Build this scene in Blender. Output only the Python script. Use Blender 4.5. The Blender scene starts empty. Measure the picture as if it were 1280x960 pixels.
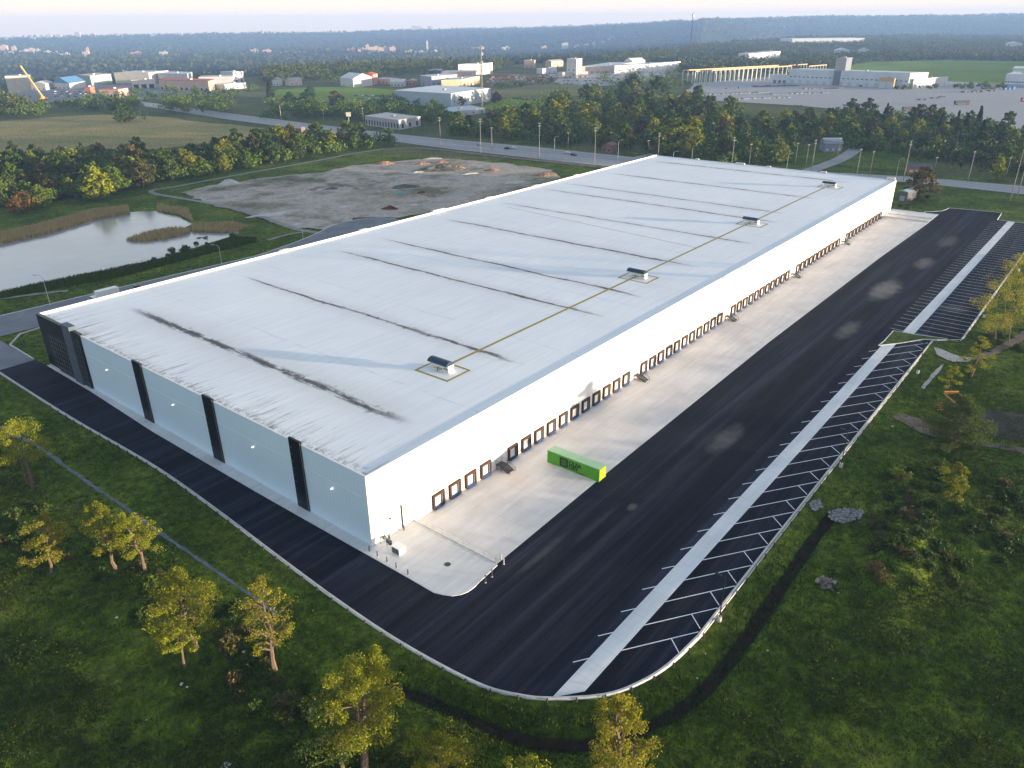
import bpy, bmesh, math, random
import numpy as np
from mathutils import Matrix, Vector

scene = bpy.context.scene
COL = scene.collection
R = math.radians

# ------------------------------------------------------------------ camera
CAM = np.array([-66.104, -83.792, 79.559])
FW = np.array([0.703676, 0.566934, -0.428282])
RT = np.array([0.624718, -0.780818, -0.007177])
UP = np.array([0.338479, 0.262505, 0.903617])
FPX = 948.294                      # focal length in pixels of the 1280 wide photograph
cam_data = bpy.data.cameras.new("camera")
cam_data.sensor_fit = 'HORIZONTAL'
cam_data.sensor_width = 36.0
cam_data.lens = 36.0 * FPX / 1280.0
cam_data.clip_start = 1.0
cam_data.clip_end = 60000.0
cam = bpy.data.objects.new("camera", cam_data)
cam.matrix_world = Matrix(((RT[0], UP[0], -FW[0], CAM[0]),
                           (RT[1], UP[1], -FW[1], CAM[1]),
                           (RT[2], UP[2], -FW[2], CAM[2]),
                           (0, 0, 0, 1)))
COL.objects.link(cam)
scene.camera = cam

# ------------------------------------------------------------------ light
SUN_EL, SUN_ROT = 2.8, 154.0       # degrees; rotation clockwise from +Y
SKY_STRENGTH, SUN_STRENGTH, EXPOSURE = 0.15, 2.7, 2.95
world = bpy.data.worlds.new("World")
scene.world = world
world.use_nodes = True
wn = world.node_tree
bg = wn.nodes["Background"]
sky = wn.nodes.new("ShaderNodeTexSky")
sky.sky_type = 'NISHITA'
sky.sun_disc = False
sky.sun_elevation = R(SUN_EL)
sky.sun_rotation = R(SUN_ROT)
sky.altitude = 0
sky.dust_density = 1.0
# soft shoulder on the bright horizon band: c / (1 + k c)
mul = wn.nodes.new("ShaderNodeVectorMath"); mul.operation = 'MULTIPLY'; mul.inputs[1].default_value = (0.46, 0.46, 0.34)
add = wn.nodes.new("ShaderNodeVectorMath"); add.operation = 'ADD'; add.inputs[1].default_value = (1, 1, 1)
div = wn.nodes.new("ShaderNodeVectorMath"); div.operation = 'DIVIDE'
wn.links.new(sky.outputs[0], mul.inputs[0]); wn.links.new(mul.outputs[0], add.inputs[0])
wn.links.new(sky.outputs[0], div.inputs[0]); wn.links.new(add.outputs[0], div.inputs[1])
# pale rosy band low over the horizon
geo = wn.nodes.new("ShaderNodeTexCoord"); sepz = wn.nodes.new("ShaderNodeSeparateXYZ"); wn.links.new(geo.outputs['Generated'], sepz.inputs[0])
mr = wn.nodes.new("ShaderNodeMapRange"); mr.interpolation_type = 'SMOOTHSTEP'
mr.inputs['From Min'].default_value = .34; mr.inputs['From Max'].default_value = -.05; mr.inputs['To Max'].default_value = .86
wn.links.new(sepz.outputs[2], mr.inputs['Value'])
mixw = wn.nodes.new("ShaderNodeMix"); mixw.data_type = 'RGBA'; mixw.inputs[7].default_value = (1.34, 1.10, .94, 1)
wn.links.new(mr.outputs[0], mixw.inputs[0]); wn.links.new(div.outputs[0], mixw.inputs[6])
wn.links.new(mixw.outputs[2], bg.inputs[0])
bg.inputs[1].default_value = SKY_STRENGTH
sun_data = bpy.data.lights.new("sun", 'SUN')
sun_data.energy = SUN_STRENGTH
sun_data.angle = R(0.9)
sun_data.color = (1.0, 0.80, 0.56)
sun = bpy.data.objects.new("sun", sun_data)
to_sun = Vector((math.sin(R(SUN_ROT)) * math.cos(R(SUN_EL)), math.cos(R(SUN_ROT)) * math.cos(R(SUN_EL)), math.sin(R(SUN_EL))))
sun.rotation_euler = to_sun.to_track_quat('Z', 'Y').to_euler()
COL.objects.link(sun)
scene.view_settings.view_transform = 'Standard'
scene.view_settings.look = 'None'
scene.view_settings.exposure = EXPOSURE
scene.view_settings.gamma = 1
scene.view_settings.use_curve_mapping = False
scene.render.engine = 'CYCLES'
scene.cycles.max_bounces = 6
scene.cycles.diffuse_bounces = 3
scene.cycles.glossy_bounces = 3
scene.cycles.transmission_bounces = 3
scene.cycles.volume_bounces = 0
scene.cycles.use_denoising = True
scene.cycles.caustics_reflective = False
scene.cycles.caustics_refractive = False

# ------------------------------------------------------------------ helpers
def at(x, y, z=0.0):
    """ground point seen at pixel (x, y) of the 1280x960 photograph, on the plane of height z"""
    d = FW * FPX + RT * (x - 640) - UP * (y - 480)
    t = (z - CAM[2]) / d[2]
    return CAM + t * d

def dist_of(p):
    return float(np.linalg.norm(np.asarray(p)[:3] - CAM))

def tag(o, label=None, cat=None, group=None, kind=None):
    if label: o['label'] = label
    if cat: o['category'] = cat
    if group: o['group'] = group
    if kind: o['kind'] = kind
    return o

def empty(name, loc, rz=0.0, label=None, cat=None, group=None):
    o = bpy.data.objects.new(name, None)
    o.empty_display_size = 0.5
    o.location = loc
    o.rotation_euler = (0, 0, rz)
    COL.objects.link(o)
    return tag(o, label, cat, group)

def add_obj(name, me, parent=None, loc=None, rz=None):
    o = bpy.data.objects.new(name, me)
    COL.objects.link(o)
    if parent is not None: o.parent = parent
    if loc is not None: o.location = loc
    if rz is not None: o.rotation_euler = (0, 0, rz)
    return o

def copy_tree(o, parent=None):
    c = o.copy(); COL.objects.link(c)
    if parent is not None: c.parent = parent
    for ch in list(KIDS.get(o.name, [])):
        k = copy_tree(ch, c)
        KIDS.setdefault(c.name, []).append(k)
    return c
KIDS = {}

class MB:
    """collects simple shapes into one mesh"""
    def __init__(s): s.v = []; s.f = []; s.m = []; s.cur = 0
    def face(s, pts):
        n = len(s.v); s.v += [tuple(map(float, p)) for p in pts]
        s.f.append(tuple(range(n, n + len(pts)))); s.m.append(s.cur)
    def prism(s, poly, z0, z1):
        n = len(s.v); k = len(poly)
        ar = sum(poly[i][0] * poly[(i + 1) % k][1] - poly[(i + 1) % k][0] * poly[i][1] for i in range(k))
        if ar < 0: poly = poly[::-1]
        s.v += [(float(p[0]), float(p[1]), float(z0)) for p in poly] + [(float(p[0]), float(p[1]), float(z1)) for p in poly]
        s.f.append(tuple(range(n + k - 1, n - 1, -1))); s.f.append(tuple(range(n + k, n + 2 * k)))
        for i in range(k):
            j = (i + 1) % k
            s.f.append((n + i, n + j, n + k + j, n + k + i))
        s.m += [s.cur] * (k + 2)
    def box(s, x0, x1, y0, y1, z0, z1):
        s.prism([(x0, y0), (x1, y0), (x1, y1), (x0, y1)], z0, z1)
    def tube(s, pts, radii, n=6, cap=True):
        pts = [Vector(p) for p in pts]
        if not isinstance(radii, (list, tuple)): radii = [radii] * len(pts)
        base = len(s.v)
        for i, p in enumerate(pts):
            a = pts[max(i - 1, 0)]; b = pts[min(i + 1, len(pts) - 1)]
            d = (b - a)
            if d.length < 1e-6: d = Vector((0, 0, 1))
            d.normalize()
            x = d.cross(Vector((0, 0, 1)) if abs(d.z) < .9 else Vector((1, 0, 0))); x.normalize()
            y = d.cross(x)
            for k in range(n):
                an = 2 * math.pi * k / n
                q = p + (x * math.cos(an) + y * math.sin(an)) * radii[i]
                s.v.append(tuple(q))
        for i in range(len(pts) - 1):
            for k in range(n):
                k2 = (k + 1) % n
                s.f.append((base + i * n + k, base + i * n + k2, base + (i + 1) * n + k2, base + (i + 1) * n + k)); s.m.append(s.cur)
        if cap:
            s.f.append(tuple(base + k for k in range(n))[::-1]); s.m.append(s.cur)
            e = base + (len(pts) - 1) * n
            s.f.append(tuple(e + k for k in range(n))); s.m.append(s.cur)
    def bar(s, p, q, w, h):
        """box-section bar from p to q (w across, h tall)"""
        p = Vector(p); q = Vector(q); d = (q - p).normalized()
        x = d.cross(Vector((0, 0, 1)))
        if x.length < 1e-4: x = Vector((1, 0, 0))
        x.normalize(); y = x.cross(d)
        c = []
        for e in (p, q):
            for a, b in ((-1, -1), (1, -1), (1, 1), (-1, 1)):
                c.append(tuple(e + x * (a * w / 2) + y * (b * h / 2)))
        n = len(s.v); s.v += c
        for f in ((3, 2, 1, 0), (4, 5, 6, 7), (0, 1, 5, 4), (1, 2, 6, 5), (2, 3, 7, 6), (3, 0, 4, 7)):
            s.f.append(tuple(n + i for i in f)); s.m.append(s.cur)
    def mesh(s, name, mats):
        me = bpy.data.meshes.new(name)
        me.from_pydata(s.v, [], s.f)
        if not isinstance(mats, (list, tuple)): mats = [mats]
        for m in mats: me.materials.append(m)
        if len(mats) > 1: me.polygons.foreach_set('material_index', s.m)
        me.update()
        return me
    def build(s, name, mats, parent=None, loc=None, rz=None):
        o = add_obj(name, s.mesh(name, mats), parent, loc, rz)
        if parent is not None: KIDS.setdefault(parent.name, []).append(o)
        return o

# ------------------------------------------------------------------ materials
def nodes_of(m):
    m.use_nodes = True
    nt = m.node_tree
    return nt, nt.nodes["Principled BSDF"]

def noise(nt, vec, scale, detail=5, rough=.6):
    n = nt.nodes.new("ShaderNodeTexNoise")
    n.inputs['Scale'].default_value = scale
    n.inputs['Detail'].default_value = detail
    n.inputs['Roughness'].default_value = rough
    if vec is not None: nt.links.new(vec, n.inputs['Vector'])
    return n.outputs[0]

def ramp(nt, fac, stops):
    r = nt.nodes.new("ShaderNodeValToRGB")
    el = r.color_ramp.elements
    while len(el) < len(stops): el.new(0.5)
    for e, (p, c) in zip(el, stops):
        e.position = p
        e.color = (*c, 1) if len(c) == 3 else c
    nt.links.new(fac, r.inputs[0])
    return r.outputs[0]

def mix(nt, fac, a, b, mode='MIX'):
    n = nt.nodes.new("ShaderNodeMix"); n.data_type = 'RGBA'; n.blend_type = mode
    for sock, val in ((n.inputs[0], fac), (n.inputs[6], a), (n.inputs[7], b)):
        if isinstance(val, (int, float)): sock.default_value = val
        elif isinstance(val, tuple): sock.default_value = (*val, 1)
        else: nt.links.new(val, sock)
    return n.outputs[2]

def math_n(nt, op, a, b=None, c=None, clamp=False):
    n = nt.nodes.new("ShaderNodeMath"); n.operation = op; n.use_clamp = clamp
    for i, val in enumerate((a, b, c)):
        if val is None: continue
        if isinstance(val, (int, float)): n.inputs[i].default_value = val
        else: nt.links.new(val, n.inputs[i])
    return n.outputs[0]

def position(nt):
    return nt.nodes.new("ShaderNodeNewGeometry").outputs['Position']

def objcoord(nt):
    return nt.nodes.new("ShaderNodeTexCoord").outputs['Object']

def mapping(nt, vec, scale=(1, 1, 1), rot=(0, 0, 0)):
    n = nt.nodes.new("ShaderNodeMapping")
    n.inputs['Scale'].default_value = scale
    n.inputs['Rotation'].default_value = rot
    nt.links.new(vec, n.inputs['Vector'])
    return n.outputs[0]

def smooth_mask(nt, val, lo, hi):
    n = nt.nodes.new("ShaderNodeMapRange"); n.interpolation_type = 'SMOOTHSTEP'
    n.inputs['From Min'].default_value = lo; n.inputs['From Max'].default_value = hi
    nt.links.new(val, n.inputs['Value'])
    return n.outputs[0]

def mat(name, c1, c2=None, scale=1.0, rough=.8, world_space=False, stretch=(1, 1, 1), metallic=0.0, lo=.35, hi=.65, spec=.3, bump=0.0):
    m = bpy.data.materials.new(name)
    nt, b = nodes_of(m)
    if c2 is None: c2 = tuple(min(1, c * .82) for c in c1)
    vec = position(nt) if world_space else objcoord(nt)
    vec = mapping(nt, vec, stretch)
    nz = noise(nt, vec, scale)
    nt.links.new(ramp(nt, nz, [(lo, c1), (hi, c2)]), b.inputs['Base Color'])
    b.inputs['Roughness'].default_value = rough
    b.inputs['Metallic'].default_value = metallic
    b.inputs['Specular IOR Level'].default_value = spec
    if bump:
        bn = nt.nodes.new("ShaderNodeBump"); bn.inputs['Strength'].default_value = bump; bn.inputs['Distance'].default_value = .1
        nt.links.new(noise(nt, vec, scale * 6), bn.inputs['Height']); nt.links.new(bn.outputs[0], b.inputs['Normal'])
    return m

def leaf_mat(name, dark, light, warm=None, trans=.25):
    """foliage: every leaf clump its own tone, every tree its own hue"""
    m = bpy.data.materials.new(name)
    nt, b = nodes_of(m)
    g = nt.nodes.new("ShaderNodeNewGeometry")
    oi = nt.nodes.new("ShaderNodeObjectInfo")
    c = ramp(nt, g.outputs['Random Per Island'], [(0, dark), (1, light)])
    if warm is not None:
        w = smooth_mask(nt, oi.outputs['Random'], .15, 1.0)
        c = mix(nt, w, c, mix(nt, g.outputs['Random Per Island'], tuple(.6 * q for q in warm), warm))
    n2 = math_n(nt, 'MULTIPLY_ADD', oi.outputs['Random'], .5, .75)
    comb = nt.nodes.new("ShaderNodeCombineColor")
    for i in range(3): nt.links.new(n2, comb.inputs[i])
    c = mix(nt, 1.0, c, comb.outputs[0], 'MULTIPLY')
    nt.links.new(c, b.inputs['Base Color'])
    b.inputs['Roughness'].default_value = .7
    b.inputs['Specular IOR Level'].default_value = .15
    tr = nt.nodes.new("ShaderNodeBsdfTranslucent"); nt.links.new(c, tr.inputs[0])
    ms = nt.nodes.new("ShaderNodeMixShader"); ms.inputs[0].default_value = trans
    out = nt.nodes["Material Output"]
    nt.links.new(b.outputs[0], ms.inputs[1]); nt.links.new(tr.outputs[0], ms.inputs[2]); nt.links.new(ms.outputs[0], out.inputs[0])
    return m

M = {}
M['bark'] = mat('bark', (.16, .11, .075), (.09, .065, .05), 3, .9)
M['leaf_yellow'] = leaf_mat('leaf_yellow', (.10, .125, .009), (.30, .31, .020), None, .35)
M['leaf_gold'] = leaf_mat('leaf_gold', (.13, .13, .011), (.31, .285, .025), None, .35)
M['leaf_green'] = leaf_mat('leaf_green', (.045, .095, .012), (.13, .20, .026), (.17, .20, .03))
M['leaf_dark'] = leaf_mat('leaf_dark', (.024, .058, .012), (.075, .125, .02), (.07, .10, .02))
M['leaf_bronze'] = leaf_mat('leaf_bronze', (.045, .055, .016), (.12, .12, .03), (.12, .095, .03))
M['leaf_russet'] = leaf_mat('leaf_russet', (.09, .05, .015), (.16, .085, .02))
M['needle'] = leaf_mat('needle', (.012, .024, .012), (.03, .048, .02), None, .1)
M['weed'] = leaf_mat('weed', (.020, .038, .004), (.062, .090, .009), None, .2)
M['grass_blade'] = leaf_mat('grass_blade', (.025, .050, .004), (.064, .098, .008), None, .1)
M['reed'] = leaf_mat('reed', (.36, .28, .13), (.66, .52, .27), None, .2)
M['mass_leaf'] = leaf_mat('mass_leaf', (.045, .085, .012), (.13, .19, .028), None, .15)
M['far_leaf'] = leaf_mat('far_leaf', (.026, .046, .012), (.10, .115, .024), None, .1)

def grass_material(name, a, b, c, mud=True, s=.05):
    m = bpy.data.materials.new(name)
    nt, bs = nodes_of(m)
    p = position(nt)
    c1 = ramp(nt, noise(nt, p, s, 8, .65), [(.3, a), (.5, b), (.72, c)])
    fine = ramp(nt, noise(nt, p, .55, 8, .75), [(.34, (.30, .30, .30)), (.5, (.95, .95, .95)), (.66, (1.9, 1.8, 1.5))])
    c1 = mix(nt, 1.0, c1, fine, 'MULTIPLY')
    if mud:
        sep = nt.nodes.new("ShaderNodeSeparateXYZ"); nt.links.new(p, sep.inputs[0])
        zz = math_n(nt, 'MULTIPLY_ADD', noise(nt, p, .5, 4), .5, sep.outputs[2])
        c1 = mix(nt, smooth_mask(nt, zz, -.72, -1.0), c1, (.022, .018, .014))
    nt.links.new(c1, bs.inputs['Base Color'])
    bs.inputs['Roughness'].default_value = .95
    bs.inputs['Specular IOR Level'].default_value = .1
    bn = nt.nodes.new("ShaderNodeBump"); bn.inputs['Strength'].default_value = .8; bn.inputs['Distance'].default_value = .4
    nt.links.new(noise(nt, p, 1.1, 6, .7), bn.inputs['Height']); nt.links.new(bn.outputs[0], bs.inputs['Normal'])
    return m

M['grass'] = grass_material('grass', (.019, .040, .003), (.068, .108, .008), (.155, .175, .022))
M['meadow'] = grass_material('meadow', (.15, .175, .05), (.25, .215, .085), (.36, .26, .13), False, .02)
M['lawn'] = grass_material('lawn', (.11, .18, .02), (.16, .24, .03), (.21, .25, .05), False, .01)
M['olive_field'] = grass_material('olive_field', (.12, .14, .05), (.16, .165, .065), (.2, .18, .08), False, .01)
M['verge'] = grass_material('verge', (.045, .075, .012), (.06, .095, .016), (.08, .10, .022), False, .05)
M['mid_ground'] = grass_material('mid_ground', (.045, .062, .018), (.085, .10, .03), (.15, .135, .06), False, .012)
M['far_ground'] = grass_material('far_ground', (.018, .030, .016), (.035, .046, .024), (.07, .065, .035), False, .006)
M['mud'] = mat('mud', (.05, .042, .034), (.025, .02, .016), .4, .9, True)
M['riprap'] = leaf_mat('riprap_stone', (.10, .10, .105), (.46, .45, .45), None, 0.0)
M['wet_soil'] = mat('wet_soil', (.030, .021, .012), (.012, .009, .006), .7, .95, True, bump=.6, spec=.05)
M['dirt'] = mat('dirt', (.20, .155, .12), (.10, .075, .055), .25, .95, True, bump=.5)
M['gravel'] = mat('gravel', (.40, .385, .385), (.27, .26, .265), 2.0, .95, True, bump=.6)
M['pathgravel'] = mat('pathgravel', (.28, .27, .25), (.20, .185, .17), .3, .95, True)
M['ditch_stone'] = mat('ditch_stone', (.15, .17, .20), (.08, .095, .10), .8, .8, True)

def site_material():
    m = bpy.data.materials.new('bare_site')
    nt, b = nodes_of(m)
    p = position(nt)
    n1 = noise(nt, p, .022, 8, .68)
    c = ramp(nt, n1, [(.32, (.07, .085, .03)), (.41, (.21, .175, .125)), (.48, (.36, .305, .25)), (.55, (.44, .39, .34)), (.62, (.28, .235, .185)), (.72, (.12, .12, .05))])
    scrub = smooth_mask(nt, noise(nt, p, .016, 7, .72), .55, .63)
    c = mix(nt, math_n(nt, 'MULTIPLY', scrub, .8), c, ramp(nt, noise(nt, p, .2, 5), [(.35, (.045, .065, .018)), (.65, (.11, .12, .04))]))
    fine = ramp(nt, noise(nt, p, .5, 6, .7), [(.3, (.6, .6, .6)), (.7, (1.25, 1.2, 1.15))])
    nt.links.new(mix(nt, 1.0, c, fine, 'MULTIPLY'), b.inputs['Base Color'])
    b.inputs['Roughness'].default_value = .95
    return m
M['site'] = site_material()

def nt_sep(nt, vec, i):
    s = nt.nodes.new("ShaderNodeSeparateXYZ"); nt.links.new(vec, s.inputs[0]); return s.outputs[i]

def asphalt_material():
    m = bpy.data.materials.new('fresh_asphalt')
    nt, b = nodes_of(m)
    p = position(nt)
    st = mapping(nt, p, (.012, .45, 1))
    c = ramp(nt, noise(nt, st, 1.0, 6, .65), [(.34, (.0015, .003, .008)), (.5, (.005, .0075, .0155)), (.66, (.020, .0225, .034))])
    fine = ramp(nt, noise(nt, p, 2.2, 5, .7), [(.3, (.75, .75, .75)), (.7, (1.3, 1.3, 1.3))])
    c = mix(nt, 1.0, c, fine, 'MULTIPLY')
    # paving lanes run along the yard, with a slow drift of paler wear
    lanes = ramp(nt, noise(nt, mapping(nt, p, (.004, .16, 1)), 1.0, 3, .5), [(.35, (.45, .5, .6)), (.65, (1.9, 1.8, 1.8))])
    c = mix(nt, 1.0, c, lanes, 'MULTIPLY')
    for per, wdt, kk in ((4.3, .014, .20), (8.6, .022, .16)):
        fr = math_n(nt, 'ABSOLUTE', math_n(nt, 'SUBTRACT', math_n(nt, 'FRACT', math_n(nt, 'MULTIPLY', nt_sep(nt, p, 1), 1 / per)), .5))
        c = mix(nt, math_n(nt, 'MULTIPLY', math_n(nt, 'LESS_THAN', fr, wdt), kk), c, (.030, .031, .036))
    wear = smooth_mask(nt, noise(nt, mapping(nt, p, (.02, .09, 1)), 1.0, 7, .7), .52, .80)
    c = mix(nt, math_n(nt, 'MULTIPLY', wear, .35), c, (.06, .06, .072))
    sep = nt.nodes.new("ShaderNodeSeparateXYZ"); nt.links.new(p, sep.inputs[0])
    ragged = noise(nt, p, .30, 9, .78)
    # pale dust dried on the tarmac: (centre x, y, radius x, radius y, strength)
    for cx, cy, rx, ry, k in DUST:
        dx = math_n(nt, 'MULTIPLY', math_n(nt, 'SUBTRACT', sep.outputs[0], cx), 1 / rx)
        dy = math_n(nt, 'MULTIPLY', math_n(nt, 'SUBTRACT', sep.outputs[1], cy), 1 / ry)
        d = math_n(nt, 'ADD', math_n(nt, 'MULTIPLY', dx, dx), math_n(nt, 'MULTIPLY', dy, dy))
        d = math_n(nt, 'ADD', d, math_n(nt, 'MULTIPLY_ADD', ragged, -1.6, .8))
        c = mix(nt, math_n(nt, 'MULTIPLY', smooth_mask(nt, d, 1.0, -.25), k), c, (.22, .205, .19))
    nt.links.new(c, b.inputs['Base Color'])
    b.inputs['Roughness'].default_value = .85
    b.inputs['Specular IOR Level'].default_value = .12
    return m
DUST = []
for (px, py, rx, ry, k) in ((1107, 362, 16, 5.0, .75), (1155, 329, 11, 3.6, .55), (1060, 412, 11, 3.2, .42), (908, 548, 10, 2.8, .34),
                            (1185, 302, 14, 4.0, .32), (790, 634, 1.8, 1.0, .35), (1190, 385, 4, 5.5, .3), (680, 690, 9, 1.0, .18), (745, 655, 9, .9, .13)):
    q = at(px, py)
    DUST.append((q[0], q[1], rx, ry, k))
M['asphalt'] = asphalt_material()
M['road'] = mat('worn_road', (.33, .315, .315), (.25, .24, .245), .06, .9, True, (1, .15, 1))
M['street'] = mat('grey_street', (.20, .205, .225), (.15, .155, .17), .12, .9, True)
M['paint'] = mat('white_paint', (.82, .83, .85), (.66, .68, .70), 1.5, .6, True)
M['kerb'] = mat('kerb_concrete', (.55, .55, .54), (.42, .42, .41), .8, .85, True)

def concrete_material(name, base, dark, stain, joints=(4.5, 4.5)):
    m = bpy.data.materials.new(name)
    nt, b = nodes_of(m)
    p = position(nt)
    c = ramp(nt, noise(nt, p, .09, 8, .62), [(.3, dark), (.62, base)])
    c = mix(nt, 1.0, c, ramp(nt, noise(nt, mapping(nt, p, (.1, .8, 1)), 1.0, 5), [(.3, (.9, .9, .9)), (.7, (1.06, 1.06, 1.06))]), 'MULTIPLY')
    s = smooth_mask(nt, noise(nt, p, .045, 4), .60, .74)
    c = mix(nt, math_n(nt, 'MULTIPLY', s, .45), c, stain)
    sep = nt.nodes.new("ShaderNodeSeparateXYZ"); nt.links.new(p, sep.inputs[0])
    for i, j in enumerate(joints):
        fr = math_n(nt, 'ABSOLUTE', math_n(nt, 'SUBTRACT', math_n(nt, 'FRACT', math_n(nt, 'MULTIPLY', sep.outputs[i], 1 / j)), .5))
        c = mix(nt, math_n(nt, 'MULTIPLY', math_n(nt, 'LESS_THAN', fr, .022 / j * 1.5), .35), c, (.2, .19, .18))
    nt.links.new(c, b.inputs['Base Color'])
    b.inputs['Roughness'].default_value = .85
    b.inputs['Specular IOR Level'].default_value = .2
    return m
M['apron'] = concrete_material('apron_concrete', (.60, .59, .60), (.47, .46, .47), (.50, .42, .35))
M['strip'] = concrete_material('strip_concrete', (.66, .67, .69), (.56, .57, .58), (.56, .55, .53), (3.0, 900))
M['walk'] = concrete_material('walk_concrete', (.60, .61, .62), (.5, .5, .51), (.5, .48, .45), (900, 3.0))

ROOF_Z = 13.8
RL = [(17.4, 6, 108, 2.0, 1.0), (51.0, 6, 108, 1.0, .8), (86.3, 8, 108, 1.0, .85), (105.4, 8, 108, 1.0, .85), (139.4, 8, 110, 1.2, .85),
      (174.5, 6, 112, 1.0, .7), (208.0, 10, 116, 1.1, .7), (224.0, 14, 116, 1.1, .65), (258.0, 14, 114, 1.2, .7), (302.0, 14, 114, 1.6, .65)]
def roof_material():
    m = bpy.data.materials.new('white_roof_membrane')
    nt, b = nodes_of(m)
    p = position(nt)
    sep = nt.nodes.new("ShaderNodeSeparateXYZ"); nt.links.new(p, sep.inputs[0])
    X, Y = sep.outputs[0], sep.outputs[1]
    c = ramp(nt, noise(nt, p, .035, 6), [(.3, (.74, .75, .77)), (.7, (.83, .835, .84))])
    # membrane laps run along the building
    streak = noise(nt, mapping(nt, p, (.05, 1.1, 1)), 1.0, 5, .65)
    c = mix(nt, 1.0, c, ramp(nt, streak, [(.3, (.93, .93, .93)), (.65, (1.03, 1.03, 1.03))]), 'MULTIPLY')
    fr = math_n(nt, 'ABSOLUTE', math_n(nt, 'SUBTRACT', math_n(nt, 'FRACT', math_n(nt, 'MULTIPLY', Y, 1 / 3.05)), .5))
    c = mix(nt, math_n(nt, 'MULTIPLY', math_n(nt, 'LESS_THAN', fr, .02), .18), c, (.4, .4, .4))
    # dirt caught on the membrane laps near the end parapet
    e = math_n(nt, 'MULTIPLY', smooth_mask(nt, X, 15.0, 1.0), smooth_mask(nt, noise(nt, mapping(nt, p, (.10, 1.3, 1)), 1.0, 6, .7), .50, .72))
    c = mix(nt, math_n(nt, 'MULTIPLY', e, .9), c, (.20, .155, .125))
    e2 = math_n(nt, 'MULTIPLY', smooth_mask(nt, X, 3.2, .4), smooth_mask(nt, noise(nt, p, .9, 5, .7), .42, .62))
    c = mix(nt, math_n(nt, 'MULTIPLY', e2, .7), c, (.13, .10, .09))
    wob = noise(nt, mapping(nt, p, (.2, .06, 1)), 1.0, 3)
    xw = math_n(nt, 'ADD', X, math_n(nt, 'MULTIPLY_ADD', wob, 2.4, -1.2))
    blot = noise(nt, mapping(nt, p, (.5, .16, 1)), 1.0, 6, .72)
    dots = noise(nt, mapping(nt, p, (.6, .5, 1)), 1.0, 4, .7)
    for x0, y0, y1, w, k in RL:
        d = math_n(nt, 'ABSOLUTE', math_n(nt, 'SUBTRACT', xw, x0))
        rng = math_n(nt, 'MULTIPLY', smooth_mask(nt, Y, y0, y0 + 12), smooth_mask(nt, Y, y1 + 6, y1 - 14))
        halo = math_n(nt, 'MULTIPLY', smooth_mask(nt, d, 4.0 * w + 1.2, 0), rng)
        c = mix(nt, math_n(nt, 'MULTIPLY', halo, .22 * k + .06), c, (.40, .35, .33))
        core = math_n(nt, 'MULTIPLY', smooth_mask(nt, d, w * .8, w * .2), rng)
        core = math_n(nt, 'MULTIPLY', core, smooth_mask(nt, blot, .50 - .09 * k, .58 - .07 * k))
        c = mix(nt, math_n(nt, 'MULTIPLY', core, .5 + .42 * k), c, (.035, .032, .036))
        thin = math_n(nt, 'MULTIPLY', smooth_mask(nt, d, .52, .15), rng)
        c = mix(nt, math_n(nt, 'MULTIPLY', thin, .35 + .4 * k), c, (.10, .085, .085))
        dd = math_n(nt, 'MULTIPLY', math_n(nt, 'MULTIPLY', smooth_mask(nt, d, w * 1.2 + .4, .3), smooth_mask(nt, dots, .57, .63)), rng)
        c = mix(nt, math_n(nt, 'MULTIPLY', dd, .7), c, (.06, .055, .06))
        # faint seam half way to the next bay
        d2 = math_n(nt, 'ABSOLUTE', math_n(nt, 'SUBTRACT', xw, x0 + 11.0))
        c = mix(nt, math_n(nt, 'MULTIPLY', math_n(nt, 'MULTIPLY', smooth_mask(nt, d2, .28, .1), smooth_mask(nt, blot, .42, .55)), .25), c, (.3, .3, .32))
    nt.links.new(c, b.inputs['Base Color'])
    b.inputs['Roughness'].default_value = .7
    b.inputs['Specular IOR Level'].default_value = .3
    return m
M['roof'] = roof_material()

def panel_material():
    m = bpy.data.materials.new('ribbed_metal_panel')
    nt, b = nodes_of(m)
    p = position(nt)
    sep = nt.nodes.new("ShaderNodeSeparateXYZ"); nt.links.new(p, sep.inputs[0])
    wv = math_n(nt, 'SINE', math_n(nt, 'MULTIPLY', math_n(nt, 'ADD', sep.outputs[1], sep.outputs[0]), 2 * math.pi / .9))
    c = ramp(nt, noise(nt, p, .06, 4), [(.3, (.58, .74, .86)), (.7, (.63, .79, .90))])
    c = mix(nt, math_n(nt, 'MULTIPLY', math_n(nt, 'GREATER_THAN', wv, .75), .10), c, (.22, .26, .30))
    nt.links.new(c, b.inputs['Base Color'])
    b.inputs['Roughness'].default_value = .5
    return m
M['panel'] = panel_material()
M['wall_white'] = mat('white_precast_wall', (.78, .77, .75), (.74, .73, .71), .05, .7, True)
M['cap'] = mat('parapet_cap', (.75, .75, .75), (.66, .66, .66), .3, .6)
M['black'] = mat('black_cladding', (.008, .008, .010), (.012, .012, .014), .5, .35)
M['black_glass'] = mat('black_glass', (.004, .005, .007), (.007, .008, .010), .2, .30, spec=.15)
M['mullion'] = mat('pale_mullion', (.17, .17, .15), (.12, .12, .11), .5, .5)
M['slate'] = mat('slate_panel', (.075, .105, .14), (.06, .085, .115), .3, .6)
M['dock_seal'] = mat('dock_seal_rubber', (.060, .028, .018), (.04, .02, .014), 1.5, .8)
M['dock_dark'] = mat('dock_reveal', (.10, .095, .10), (.07, .068, .07), 1.5, .8)
M['door_white'] = mat('white_door', (.72, .70, .66), (.64, .62, .58), 1.5, .6)
M['leveler_blue'] = mat('blue_leveler', (.015, .05, .16), (.012, .035, .11), 2, .5)
M['steel'] = mat('galvanised_steel', (.55, .57, .58), (.42, .44, .45), 2, .45, metallic=.35)
M['dark_steel'] = mat('dark_steel', (.07, .065, .06), (.045, .04, .038), 2, .5, metallic=.3)
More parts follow.
